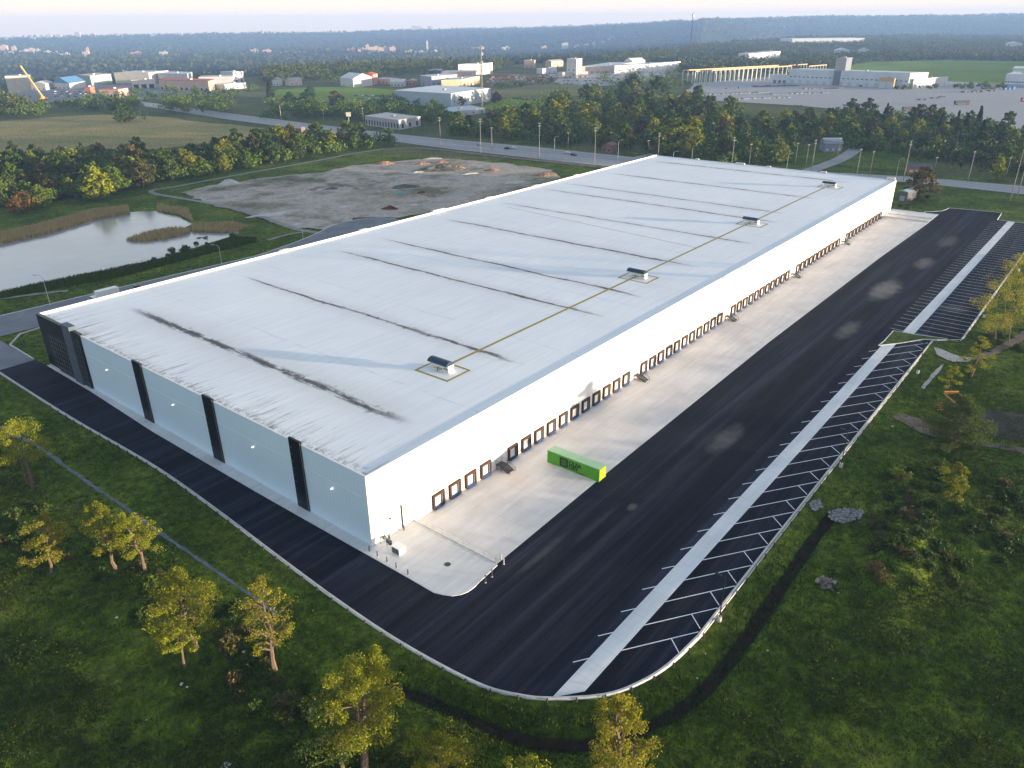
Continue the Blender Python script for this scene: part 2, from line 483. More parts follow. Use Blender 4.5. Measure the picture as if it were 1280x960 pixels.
M['pole_black'] = mat('black_pole_paint', (.015, .015, .016), None, 2, .4)
M['lamp_lit'] = mat('lit_lamp', (.8, .8, .78), None, 3, .3)
M['lamp_lit'].node_tree.nodes['Principled BSDF'].inputs['Emission Color'].default_value = (1, .97, .9, 1)
M['lamp_lit'].node_tree.nodes['Principled BSDF'].inputs['Emission Strength'].default_value = .12
M['lamp_white'] = mat('lamp_lens', (.8, .8, .78), None, 3, .3)
M['yellow'] = mat('yellow_walkway', (.42, .30, .03), (.30, .22, .03), .8, .7)
M['hood_blue'] = mat('dark_blue_hood', (.012, .045, .085), (.009, .03, .06), 1, .4)
M['unit_white'] = mat('cream_unit', (.74, .70, .64), (.62, .58, .53), 1, .6)
M['green_box'] = mat('green_container', (.075, .30, .018), (.06, .25, .014), .5, .55)
M['green_top'] = mat('pale_green_roof', (.33, .52, .33), (.28, .46, .30), .5, .6)
M['yellow_end'] = mat('lime_container_end', (.40, .46, .02), (.33, .40, .02), .8, .5)
M['logo_black'] = mat('logo_black', (.006, .012, .008), None, 3, .6)
M['wood'] = mat('weathered_pole', (.27, .255, .24), (.19, .175, .165), 1, .85)
M['timber'] = mat('orange_timber', (.50, .24, .07), (.38, .18, .05), 1, .8)
M['log'] = mat('dead_branch', (.26, .23, .20), (.13, .11, .10), 2, .9)
M['rubber'] = mat('tyre_rubber', (.02, .02, .02), None, 2, .9)
M['glass'] = mat('dark_window', (.02, .025, .03), (.03, .035, .04), .4, .1, spec=.6)
M['wire'] = mat('power_wire', (.03, .03, .03), None, 1, .6)
M['insulator'] = mat('grey_insulator', (.4, .4, .42), None, 2, .4)

def water_material():
    m = bpy.data.materials.new('pond_water')
    nt, b = nodes_of(m)
    p = position(nt)
    nt.links.new(ramp(nt, noise(nt, p, .03, 4), [(.35, (.20, .215, .225)), (.65, (.26, .275, .285))]), b.inputs['Base Color'])
    b.inputs['Roughness'].default_value = .14
    b.inputs['Specular IOR Level'].default_value = .9
    b.inputs['IOR'].default_value = 1.6
    bn = nt.nodes.new("ShaderNodeBump"); bn.inputs['Strength'].default_value = .12; bn.inputs['Distance'].default_value = .05
    nt.links.new(noise(nt, mapping(nt, p, (1, .4, 1)), 1.4, 3), bn.inputs['Height']); nt.links.new(bn.outputs[0], b.inputs['Normal'])
    return m
M['water'] = water_material()

# ------------------------------------------------------------------ ground height
rs = np.random.RandomState(7)
TAB = rs.rand(256, 256)
def vnoise(x, y):
    xi = np.floor(x).astype(int); yi = np.floor(y).astype(int)
    fx = x - xi; fy = y - yi
    fx = fx * fx * (3 - 2 * fx); fy = fy * fy * (3 - 2 * fy)
    a = TAB[xi & 255, yi & 255]; b = TAB[(xi + 1) & 255, yi & 255]
    c = TAB[xi & 255, (yi + 1) & 255]; d = TAB[(xi + 1) & 255, (yi + 1) & 255]
    return (a * (1 - fx) + b * fx) * (1 - fy) + (c * (1 - fx) + d * fx) * fy

def inside(poly, x, y):
    poly = np.asarray(poly)[:, :2]
    res = np.zeros(np.shape(x), bool)
    j = len(poly) - 1
    for i in range(len(poly)):
        xi, yi = poly[i]; xj, yj = poly[j]
        c = ((yi > y) != (yj > y)) & (x < (xj - xi) * (y - yi) / (yj - yi + 1e-12) + xi)
        res ^= c; j = i
    return res

def seg_dist(poly, x, y, closed=False):
    poly = np.asarray(poly, float)[:, :2]
    best = np.full(np.shape(x), 1e9)
    n = len(poly)
    for i in range(n if closed else n - 1):
        a = poly[i]; b = poly[(i + 1) % n]; d = b - a
        t = np.clip(((x - a[0]) * d[0] + (y - a[1]) * d[1]) / (d @ d + 1e-9), 0, 1)
        best = np.minimum(best, np.hypot(x - a[0] - t * d[0], y - a[1] - t * d[1]))
    return best

def smooth_line(pts, n=6):
    """Catmull-Rom through the points"""
    P = [np.asarray(p, float)[:2] for p in pts]
    P = [2 * P[0] - P[1]] + P + [2 * P[-1] - P[-2]]
    out = []
    for i in range(1, len(P) - 2):
        for k in range(n):
            t = k / n
            out.append(.5 * ((2 * P[i]) + (-P[i - 1] + P[i + 1]) * t + (2 * P[i - 1] - 5 * P[i] + 4 * P[i + 1] - P[i + 2]) * t * t + (-P[i - 1] + 3 * P[i] - 3 * P[i + 1] + P[i + 2]) * t ** 3))
    out.append(P[-2])
    return [tuple(q) for q in out]

KERB_LEFT = [(-10.4, 131), (-10.4, 105), (-10.2, 84), (-9.6, 66), (-9.4, 50), (-10.2, 30), (-11.3, 12), (-12.2, -6), (-12.3, -20), (-11.2, -33),
             (-9.2, -38.9), (-6.8, -42.7), (-2.2, -47.6), (2.4, -50.1), (7.6, -51.6), (15, -52.4)]
KERB_RIGHT = [(15, -52.4), (44, -52.2), (84, -52.4), (109, -52.4), (140, -52.5), (156, -52.6)]
KERB1 = smooth_line(KERB_LEFT, 6)[:-1] + [(15.0, -52.4), (44, -52.3), (84, -52.4), (109, -52.4), (140, -52.5), (157.5, -52.6)]
LOT = KERB1 + [(157.8, -51.5), (159.8, -54.0), (162.3, -58.6), (202, -58.7), (330, -59.6), (328, -46), (327.8, -42.0), (345, -41.3), (343.5, -30), (341.5, -20.5),
               (333, -19.2), (327, -17.0), (324.5, -13.5), (324.2, 4), (319, 4), (300, 40), (10, 123.4), (-1, 126), (-1.5, 150), (-10.4, 150)]
POND = [at(*q, -.5)[:2] for q in ((-60, 317), (0, 302), (60, 290), (120, 272), (160, 266), (190, 265), (215, 272), (233, 280), (222, 285), (195, 288), (168, 294), (160, 298),
                                  (172, 300), (200, 297), (232, 290), (265, 287), (288, 287), (292, 291), (270, 299), (235, 309), (200, 320), (150, 331), (100, 341), (50, 351), (0, 362), (-60, 372))]
DITCH = smooth_line([(-19.5, 0), (-18.0, -22), (-16.1, -32.4), (-14.3, -41.6), (-10.4, -48.5), (-3.4, -53.5), (3.7, -56.5), (14.8, -57.6), (31.1, -57.5), (49.3, -57.3), (60, -57.6)], 5)
BROOK = [(-22.5, 110), (-21.9, 97.4), (-20.4, 84.4), (-20.2, 64.4), (-20.0, 46.9), (-20.0, 31.2), (-19.7, 17.9), (-19.5, 0)]
SITE = [at(*q)[:2] for q in ((225, 240), (262, 232), (290, 228), (340, 221), (400, 215), (440, 207), (480, 203), (520, 199), (560, 198), (600, 201), (640, 205), (690, 212), (700, 222), (650, 245),
                             (600, 255), (500, 272), (445, 272), (400, 287), (365, 284), (320, 272), (270, 257))]
cam_xy = CAM[:2]
HEAD = math.atan2(FW[1], FW[0])

EDGE_X = np.array([-400, 0, 100, 320, 500, 640, 760, 850, 920, 1000, 1280, 1700])
EDGE_R = np.array([1150, 1220, 1410, 1520, 1700, 1800, 1950, 2600, 3600, 4600, 5200, 5200])
RIDGE_Z = np.array([-8, -4, 0, 12, 26, 36, 60, 88, 100, 112, 124, 130])

def bearing_x(x, y):
    """where a far point lies across the view, as a photograph column (clamped well outside it)"""
    an = np.arctan2(y - cam_xy[1], x - cam_xy[0]) - HEAD
    an = (an + np.pi) % (2 * np.pi) - np.pi
    an = np.clip(an, -1.2, 1.2)
    return 640 - np.tan(an) * FPX / .9037

def sstep(a, b, t):
    u = np.clip((t - a) / (b - a), 0, 1)
    return u * u * (3 - 2 * u)

def gz(x, y, rough=True):
    x = np.asarray(x, float); y = np.asarray(y, float)
    r = np.hypot(x - cam_xy[0], y - cam_xy[1])
    z = -.16 + (vnoise(x / 9, y / 9) - .7) * .22 + (vnoise(x / 2.3 + 40, y / 2.3) - .7) * .10
    # rough field to the lower left rolls a little more
    z += np.where((x < -24), (vnoise(x / 14 + 9, y / 14 + 3) - .8) * .7, 0)
    near = r < 420
    d = np.full(x.shape, 99.0); dm = np.full(x.shape, 99.0)
    if near.any():
        d[near] = seg_dist(DITCH, x[near], y[near]); dm[near] = seg_dist(BROOK, x[near], y[near])
    z -= .95 * np.exp(-(d / 1.5) ** 2) * sstep(-8, -34, y) * 1.0 + .35 * np.exp(-(d / 2.5) ** 2) + .25 * np.exp(-(dm / 1.8) ** 2)
    # mound of soil to the lower right, smaller ones round it
    z += 3.2 * np.exp(-(((x - 50) / 13) ** 2 + ((y + 71) / 4.6) ** 2)) * (.7 + .6 * vnoise(x / 2.2, y / 2.2))
    z += 1.6 * np.exp(-(((x - 70) / 12) ** 2 + ((y + 78) / 5) ** 2)) * (.6 + .7 * vnoise(x / 2.5, y / 2.5))
    # bare building site
    b = inside(SITE, x, y)
    z = np.where(b, z - .3, z)
    # pond
    if near.any():
        pin = inside(POND, x[near], y[near]); pd = seg_dist(POND, x[near], y[near], True)
        zz = z[near]
        bank = -.5 * sstep(7, 0, pd) + .0
        zz = np.where(pin, -.62 - .9 * sstep(0, 5, pd), np.minimum(zz, zz + bank + .12 * 0))
        z[near] = zz
    lot = inside(LOT, x, y)
    z = np.where(lot, -.6, z)
    dock = (x > 7) & (x < 322) & (y > -14) & (y < 122)
    z = np.where(dock, -2.6, z)
    # plateau edge, valley and far escarpment
    bx = bearing_x(x, y)
    re = np.interp(bx, EDGE_X, EDGE_R)
    rz = np.interp(bx, EDGE_X, RIDGE_Z)
    drop = -60 * sstep(re - 30, re + 700, r)
    rb = np.where(re > 3000, re + 1300, 6200)
    rise = (60 + rz) * sstep(rb, rb + 2000, r)
    rollr = (vnoise(x / 700, y / 700) - .5) * 22 * sstep(1800, 3200, r)
    z = z + drop + rise + rollr * np.where(r < re, 1, .6)
    rr = np.random.RandomState(3).rand(*x.shape)
    z = z + (rr - .5) * 12 * sstep(re, re + 400, r) + (vnoise(x / 160, y / 160) - .5) * 16 * sstep(re + 200, re + 900, r)
    return z

def gz1(x, y):
    return float(gz(np.array([x]), np.array([y]))[0])

def build_ground():
    rad = [0.5, 6, 14, 22, 30, 38, 46, 54]
    rr = 60.0
    while rr < 9000:
        rad.append(rr); rr *= 1.0105
    rad = np.array(rad)
    front = np.linspace(R(-46), R(46), 620)
    back = np.linspace(R(46), R(314), 60)[1:-1]
    ang = np.concatenate([front, back]) + HEAD
    A, RR = np.meshgrid(ang, rad)
    x = cam_xy[0] + RR * np.cos(A); y = cam_xy[1] + RR * np.sin(A)
    z = gz(x, y)
    nr, na = x.shape
    co = np.stack([x, y, z], -1).reshape(-1, 3)
    i = np.arange(nr - 1)[:, None]; j = np.arange(na)[None, :]; j2 = (j + 1) % na
    q = np.stack([i * na + j, i * na + j2, (i + 1) * na + j2, (i + 1) * na + j], -1).reshape(-1, 4)[:, ::-1]
    cap = np.arange(na)
    me = bpy.data.meshes.new("ground")
    me.vertices.add(len(co)); me.vertices.foreach_set('co', co.ravel().astype(np.float32))
    nq = len(q)
    me.loops.add(nq * 4); me.loops.foreach_set('vertex_index', q.ravel().astype(np.int32))
    me.polygons.add(nq)
    me.polygons.foreach_set('loop_start', np.arange(0, nq * 4, 4, dtype=np.int32))
    me.polygons.foreach_set('loop_total', np.full(nq, 4, dtype=np.int32))
    me.materials.append(M['grass']); me.materials.append(M['mid_ground']); me.materials.append(M['far_ground'])
    c = co[q].mean(1)
    rc = np.hypot(c[:, 0] - cam_xy[0], c[:, 1] - cam_xy[1])
    wob = (vnoise(c[:, 0] / 40, c[:, 1] / 40) - .5) * 160
    far = (rc + wob > 560).astype(int) + (rc > np.minimum(np.interp(bearing_x(c[:, 0], c[:, 1]), EDGE_X, EDGE_R), 2600)).astype(int)
    me.polygons.foreach_set('material_index', far.astype(np.int32))
    me.update(calc_edges=True)
    me.validate()
    o = add_obj("ground", me); tag(o, kind='structure')
    return o
build_ground()

def sheet(name, poly, z, m, kind='structure'):
    me = bpy.data.meshes.new(name)
    poly = [tuple(map(float, p[:2])) for p in poly]
    ar = sum(poly[i][0] * poly[(i + 1) % len(poly)][1] - poly[(i + 1) % len(poly)][0] * poly[i][1] for i in range(len(poly)))
    if ar < 0: poly = poly[::-1]
    from mathutils.geometry import delaunay_2d_cdt
    vs, _, fs, _, _, _ = delaunay_2d_cdt([Vector(p) for p in poly], [], [list(range(len(poly)))], 1, 1e-4)
    me.from_pydata([(v.x, v.y, z) for v in vs], [], [list(f) for f in fs])
    me.update()
    me.materials.append(m)
    o = add_obj(name, me); tag(o, kind=kind)
    return o

def ribbon(name, pts, w, z, m, kind='structure', jit=0.0, drape=None):
    pts = [np.asarray(p, float)[:2] for p in pts]
    rnd = random.Random(len(name))
    L, Rr = [], []
    for i, p in enumerate(pts):
        d = pts[min(i + 1, len(pts) - 1)] - pts[max(i - 1, 0)]; d /= np.linalg.norm(d) + 1e-9
        n = np.array([-d[1], d[0]])
        ww = w[i] if isinstance(w, (list, tuple)) else w
        L.append(p + n * (ww / 2 + rnd.uniform(-jit, jit))); Rr.append(p - n * (ww / 2 + rnd.uniform(-jit, jit)))
    mb = MB()
    def zz(q): return z if drape is None else max(gz1(q[0], q[1]), gz1(q[0] + .3, q[1]), gz1(q[0] - .3, q[1])) + drape
    for i in range(len(pts) - 1):
        mb.face([(*Rr[i], zz(Rr[i])), (*Rr[i + 1], zz(Rr[i + 1])), (*L[i + 1], zz(L[i + 1])), (*L[i], zz(L[i]))])
    o = mb.build(name, m); tag(o, kind=kind)
    return o

def resample_line(pts, step):
    P = [np.asarray(q, float)[:2] for q in pts]; out = []
    for a, b in zip(P, P[1:]):
        k = max(1, int(np.linalg.norm(b - a) / step))
        out += [a + (b - a) * t / k for t in range(k)]
    return out + [P[-1]]

def jitter(poly, amp, step, seed=1):
    rnd = random.Random(seed); out = []
    n = len(poly)
    for i in range(n):
        a = np.asarray(poly[i], float)[:2]; b = np.asarray(poly[(i + 1) % n], float)[:2]
        k = max(1, int(np.linalg.norm(b - a) / step))
        for t in range(k):
            p = a + (b - a) * t / k
            out.append((p[0] + rnd.uniform(-amp, amp), p[1] + rnd.uniform(-amp, amp)))
    return out

# ------------------------------------------------------------------ paved yard
PE = [(9.5, -19.4), (43.8, -18.6), (128.9, -17.6), (234.7, -18.2), (301.9, -19.6)]
asphalt = [p for p in KERB1] + [(157.8, -51.5), (159.8, -54.0), (162.3, -58.5), (202, -58.6), (330, -59.6), (328.1, -52), (327.8, -42.0), (345, -41.3), (343.5, -30), (341.6, -20.4),
          (337, -20.0), (333, -19.3), (328.5, -16.0), (326.5, -13.5), (324.2, -13.5), (324.0, -19.4)] + [(p[0], p[1] + .5) for p in PE[::-1]] + \
          [(4.4, -19.9), (1.3, -19.8), (-.5, -18.5), (-1.5, -16.2), (-1.6, -8), (-1.9, 30), (-2.0, 68), (-.7, 100), (-.7, 124.2), (-1.5, 131)]
sheet('asphalt_yard', asphalt, 0.0, M['asphalt'])

def build_apron():
    """concrete truck court: falls to the foot of the dock wall, level further out"""
    xs = np.linspace(9.62, 305, 90); ys = np.array([.0, -2.0, -4.0, -6.0, -8.0, -10.0, -14.0, -17.6])
    mb = MB()
    def zz(y, x):
        t = np.clip((10 + y) / 10, 0, 1)
        return .004 - .55 * t * t * (3 - 2 * t)
    rows = []
    for x in xs:
        pe = np.interp(x, [p[0] for p in PE], [p[1] for p in PE])
        row = [(x, y, zz(y, x)) for y in ys[:-1]] + [(x, pe, .004)]
        rows.append(row)
    n = len(ys)
    mb.v = [tuple(map(float, p)) for row in rows for p in row]
    for i in range(len(rows) - 1):
        for j in range(n - 1):
            mb.f.append((i * n + j, i * n + j + 1, (i + 1) * n + j + 1, (i + 1) * n + j)); mb.m.append(0)
    o = mb.build('concrete_apron', M['apron']); tag(o, kind='structure')
build_apron()
# near corner pad and walkway along the end wall
corner = [(-1.9, -16.2), (-1.4, -17.6), (-.7, -18.9), (.4, -19.8), (1.5, -20.2), (3.0, -20.3), (4.4, -20.1), (9.3, -19.7), (9.5, -19.0), (9.5, 0), (0, 0), (0, 123.4), (-1.0, 124.5), (-1.2, 100),
          (-2.3, 68), (-2.3, 30), (-2.0, 0), (-1.9, -10)]
mb = MB(); mb.prism(corner, -.25, .12)
tag(mb.build('concrete_pad', M['walk']), kind='structure')
mb = MB(); mb.prism([(9.5, -19.3), (9.75, -19.3), (9.75, 0), (9.5, 0)], -1.6, .2)
tag(mb.build('pad_retaining_edge', M['kerb']), kind='structure')
# raised pad at the far end
mb = MB(); mb.prism([(305, -19.4), (323.8, -19.4), (323.8, 3.4), (319.4, 3.4), (319.4, -.4), (305, -.4)], -1.6, .10)
tag(mb.build('far_pad', M['walk']), kind='structure')
mb = MB(); mb.box(304.6, 304.99, -19.4, -.4, -1.6, .55); mb.box(312, 312.3, -19.4, -.8, .1, .5)
tag(mb.build('far_pad_edge', M['kerb']), kind='structure')
# dolly strip
ST_L = [(-6.9, -42.55), (145.6, -42.55)]; ST_R = [(-5.6, -45.2), (148.6, -45.2)]
sheet('dolly_strip', [(-6.9, -42.4), (145.4, -42.6), (148.8, -45.4), (-3.4, -45.2)], .004, M['strip'])
sheet('dolly_strip', [(158.6, -44.4), (328.0, -46.2), (328.0, -49.0), (159.0, -47.4)], .004, M['strip'])
# stall markings
mb = MB()
def stripe(x0, y0, x1, y1, w=.15, z=.008):
    d = np.array([x1 - x0, y1 - y0]); d /= np.linalg.norm(d); n = np.array([-d[1], d[0]]) * w / 2
    mb.face([(x0 - n[0], y0 - n[1], z), (x1 - n[0], y1 - n[1], z), (x1 + n[0], y1 + n[1], z), (x0 + n[0], y0 + n[1], z)])
k = 11.3 / 16.5
i = 0; x = -.2
while x < 139:
    stripe(x, -41.1, x + 1.95, -41.1 - 1.95 * k)                       # stub on the yard side of the strip
    s = 6.0
    stripe(x + s, -41.1 - s * k, x + 16.0, -41.1 - 16.0 * k)
    if x > 0 or True:
        stripe(x + 12.4, -41.1 - 12.4 * k, x + 10.4, -52.0)
    x += 6.32
tag(mb.build('stall_marking', M['paint']), kind='structure')
mb = MB()
x = 160.6
while x < 326:
    stripe(x, -40.9, x, -44.5 - (x - 158) * .0106, .12)
    stripe(x, -47.6 - (x - 158) * .0095, x + .3, -58.4, .12)
    x += 3.62
tag(mb.build('stall_marking', M['paint']), kind='structure')

def kerb(name, pts, w=.32, h=.14):
    mb = MB()
    pts = [np.asarray(p, float)[:2] for p in pts]
    L, Rr = [], []
    for i, p in enumerate(pts):
        d = pts[min(i + 1, len(pts) - 1)] - pts[max(i - 1, 0)]; d /= np.linalg.norm(d) + 1e-9
        n = np.array([-d[1], d[0]]) * w / 2
        L.append(p + n); Rr.append(p - n)
    for i in range(len(pts) - 1):
        mb.prism([tuple(Rr[i]), tuple(Rr[i + 1]), tuple(L[i + 1]), tuple(L[i])], -.4, h)
    tag(mb.build(name, M['kerb']), kind='structure')
kerb('kerb', KERB1)
kerb('kerb', [(162.3, -58.7), (202, -58.8), (330.2, -59.8)], .3)
kerb('kerb', [(329.5, -59.4), (328.1, -52), (327.9, -42.1), (345.1, -41.4), (343.6, -30), (341.6, -20.3), (337, -19.8), (333, -19.0), (328.5, -15.8), (326.5, -13.4), (324, -13.4)], .3)
ISL = [(144.6, -42.0), (149, -42.3), (158.6, -42.2), (159.2, -48), (161.2, -55.6), (157.6, -52.2), (156.9, -50.6), (150, -46.2)]
mb = MB(); mb.prism(ISL, -.3, .12); tag(mb.build('grass_island', M['verge']), kind='structure')
kerb('kerb', ISL + ISL[:1], .3, .17)

# ------------------------------------------------------------------ street, highway, paths, water, fields
STREET = [(-70, 178), (6.5, 175.8), (42, 174.2), (93.9, 170.8), (106, 173), (118, 176), (131, 180.5), (142, 185.5), (151, 187), (159, 185.5), (165.5, 181), (169.5, 173.5), (169.5, 164), (165, 156),
          (156, 151), (146, 150), (135, 153), (122, 156), (100, 157), (60, 157), (14, 156.5), (-1.5, 157), (-1.5, 131), (-10.4, 131), (-10.4, 156.5), (-70, 158)]
sheet('street', STREET, -.002, M['street'])
kerb('kerb', [(-70, 178.1)] + STREET[1:12], .5, .13)
kerb('kerb', [(-10.6, 131), (-10.8, 150), (-14, 156), (-70, 157.9)], .4, .13)
kerb('kerb', [(-1.3, 132), (-1.1, 148), (4, 154.5), (14, 156.3), (60, 156.8)], .4, .13)
hw_n = [at(*q)[:2] for q in ((120, 123), (200, 136), (290, 150), (400, 164), (500, 178), (570, 187), (640, 195), (760, 208), (900, 217), (1140, 228), (1280, 243), (1400, 256))]
hw_f = [at(*q)[:2] for q in ((120, 119), (200, 130), (290, 142), (400, 156), (500, 168), (570, 175), (640, 181), (760, 193), (900, 208), (1140, 221), (1280, 232.5), (1400, 243))]
sheet('highway', list(hw_n) + list(hw_f)[::-1], .02, M['road'])
mb = MB()
for a, b, frac, dash in ((hw_n, hw_f, .07, 0), (hw_n, hw_f, .93, 0), (hw_n, hw_f, .49, 0), (hw_n, hw_f, .28, 1), (hw_n, hw_f, .71, 1)):
    L = smooth_line([p + (q - p) * frac for p, q in zip(a, b)], 24)
    for i in range(len(L) - 1):
        if dash and i % 2: continue
        stripe(*L[i], *L[i + 1], .22, .026)
tag(mb.build('lane_marking', M['paint']), kind='structure')
# service road beside the highway, side road and drives
ribbon('service_road', smooth_line([at(*q) for q in ((480, 187), (520, 185), (560, 188), (620, 195), (680, 201), (745, 208), (800, 214))]), 7, .01, M['dirt'], jit=.4)
ribbon('side_road', smooth_line([at(*q) for q in ((1010, 214), (1030, 207), (1048, 200), (1062, 192), (1072, 184))]), 9, .012, M['road'])
ribbon('side_road', smooth_line([at(*q) for q in ((775, 203), (800, 197), (830, 190))]), 9, .012, M['road'])
ribbon('gravel_path', smooth_line([at(*q) for q in ((405, 292), (385, 289), (360, 283), (305, 263), (240, 250), (203, 244), (191, 241), (190, 238), (200, 236), (225, 232), (300, 218), (400, 200), (440, 192), (480, 186))], 5), 3.0, -.0, M['pathgravel'], jit=.15)
ribbon('gravel_path', smooth_line([at(*q) for q in ((335, 300), (360, 293), (385, 289))], 4), 2.0, -.004, M['pathgravel'], jit=.1)
ribbon('gravel_path', smooth_line([at(*q) for q in ((-20, 300 + 76), (40, 368), (85, 363))], 4), 1.8, -.02, M['pathgravel'], jit=.2)
water = sheet('pond_water', [at(*q, -.55)[:2] for q in ((-70, 306), (0, 295), (160, 258), (240, 270), (300, 282), (300, 300), (200, 330), (0, 375), (-70, 385))], -.55, M['water'])
ribbon('brook', resample_line(BROOK, 1.2), [.95 - .55 * min(1, i / 90) for i in range(400)][:len(resample_line(BROOK, 1.2))], 0, M['ditch_stone'], jit=.2, drape=.10)
sheet('bare_site', jitter(SITE, 1.6, 5, 4), -.06, M['site'])
sheet('meadow', jitter([at(*q) for q in ((-40, 205), (0, 200), (60, 196), (130, 192), (215, 184), (300, 176), (352, 168), (330, 160), (250, 152), (205, 146), (120, 143), (60, 147), (0, 152), (-40, 152))], 3, 14, 5), .015, M['meadow'])
sheet('lawn', jitter([at(*q) for q in ((335, 124), (400, 127), (450, 128), (500, 118), (498, 113), (440, 108), (390, 109), (345, 112))], 2, 20, 6), .015, M['lawn'])
sheet('lawn', jitter([at(*q) for q in ((600, 135), (650, 140), (690, 128), (640, 122), (614, 128))], 2, 20, 6), .015, M['lawn'])
sheet('olive_field', jitter([at(*q) for q in ((210, 118), (330, 122), (335, 115), (260, 112), (215, 112))], 2, 20, 7), .015, M['olive_field'])
sheet('olive_field', jitter([at(*q) for q in ((625, 122), (690, 127), (730, 118), (745, 112), (740, 104), (690, 103), (640, 110), (612, 114))], 2, 20, 8), .015, M['olive_field'])
sheet('olive_field', jitter([at(*q) for q in ((1060, 96), (1180, 106), (1300, 108), (1300, 77), (1180, 75), (1085, 78), (1062, 82))], 4, 40, 9), .015, M['lawn'])
sheet('gravel_yard', jitter([at(*q) for q in ((845, 121), (860, 112), (868, 104), (985, 94), (1180, 101), (1262, 107), (1330, 112), (1330, 172), (1280, 163), (1180, 152), (1100, 142), (1000, 132), (910, 127))], 2, 20, 10), .02, M['gravel'])
sheet('plant_yard', jitter([at(*q) for q in ((690, 103), (745, 108), (790, 104), (850, 92), (840, 86), (720, 90), (640, 97), (612, 104))], 2, 20, 10), .02, M['gravel'])
sheet('brick_yard', jitter([at(*q) for q in ((612, 108), (690, 103), (700, 97), (640, 93), (614, 97))], 2, 20, 10), .03, M['dirt'])
sheet('plaza', jitter([at(*q) for q in ((20, 128), (160, 127), (300, 113), (320, 106), (200, 104), (60, 108), (20, 116))], 2, 20, 10), .02, M['street'])
sheet('tan_field', jitter([at(*q) for q in ((620, 186), (700, 190), (690, 184), (640, 181))], 1, 8, 3), -.01, M['dirt'])
# bare earth on the right
sheet('dirt_track', jitter([at(*q) for q in ((1115, 520), (1128, 517), (1150, 523), (1172, 534), (1215, 548), (1290, 562), (1290, 569), (1200, 551), (1168, 547), (1150, 541))], .25, 1.5, 3), .02, M['dirt'])
sheet('dirt_patch', jitter([at(*q) for q in ((1215, 515), (1240, 510), (1300, 522), (1300, 556), (1250, 548), (1212, 536))], .3, 2, 3), .0, M['mud'])
sheet('dirt_patch', jitter([at(*q) for q in ((1210, 450), (1240, 436), (1262, 424), (1300, 402), (1300, 415), (1265, 434), (1235, 448))], .4, 2, 5), .01, M['dirt'])
sheet('gravel_patch', jitter([at(*q) for q in ((1168, 434), (1178, 437), (1200, 446), (1214, 447), (1212, 452), (1190, 452), (1172, 444))], .2, 1.2, 5), .02, M['gravel'])
sheet('gravel_patch', jitter([at(*q) for q in ((1180, 455), (1178, 460), (1160, 480), (1155, 487), (1152, 484), (1165, 467), (1175, 457))], .15, 1.2, 5), .02, M['gravel'])
ribbon('ditch_mud', [q for q in resample_line(DITCH, 1.0) if q[1] < -36], 1.5, 0, M['wet_soil'], jit=.4, drape=.07)
sheet('gravel_patch', jitter([at(*q) for q in ((1036, 640), (1050, 635), (1079, 638), (1076, 649), (1052, 654), (1036, 648))], .15, .8, 5), .03, M['mud'])
sheet('gravel_patch', jitter([at(*q) for q in ((1012, 628), (1024, 624), (1028, 634), (1016, 640))], .12, .8, 5), .03, M['mud'])
# soil and rubble heaps of the building site
HEAPS = []
def heap(px, py, rx, ry, h, m, label, seed, cat='soil heap', name='soil_heap', group='heaps on the bare building site'):
    rnd = np.random.RandomState(seed)
    nx, ny = 18, 9
    p = at(px, py)
    v = []; f = []
    for j in range(ny):
        rr = j / (ny - 1)
        for i in range(nx):
            a = 2 * math.pi * i / nx
            b = 1 + .3 * (rnd.rand() - .5) + .22 * math.sin(3 * a + seed)
            hh = h * max(0, (1 - rr ** 1.6)) * (1 + .5 * (rnd.rand() - .5)) - (.25 if j == ny - 1 else 0)
            v.append((rx * rr * b * math.cos(a), ry * rr * b * math.sin(a), hh))
    for j in range(ny - 1):
        for i in range(nx):
            i2 = (i + 1) % nx
            f.append((j * nx + i, (j + 1) * nx + i, (j + 1) * nx + i2, j * nx + i2))
    me = bpy.data.meshes.new(name); me.from_pydata(v, [], f); me.materials.append(m); me.update()
    o = add_obj(name, me, None, (p[0], p[1], -.06), rnd.rand() * .6 + HEAD - 1.57)
    tag(o, label, cat, group)
M['soil_pink'] = mat('pink_soil', (.34, .20, .13), (.22, .13, .085), .5, .95)
M['soil_grey'] = mat('grey_soil', (.15, .145, .125), (.085, .085, .06), .5, .95)
M['soil_red'] = mat('red_scrap', (.17, .05, .03), (.09, .03, .022), .8, .9)
M['rubble'] = mat('pale_rubble', (.55, .54, .52), (.38, .37, .36), 1, .9)
M['scrap_blue'] = mat('blue_plastic', (.03, .09, .26), (.02, .07, .2), 1, .5)
M['tarp'] = mat('turquoise_tarp', (.10, .42, .52), (.08, .33, .42), 1, .5)
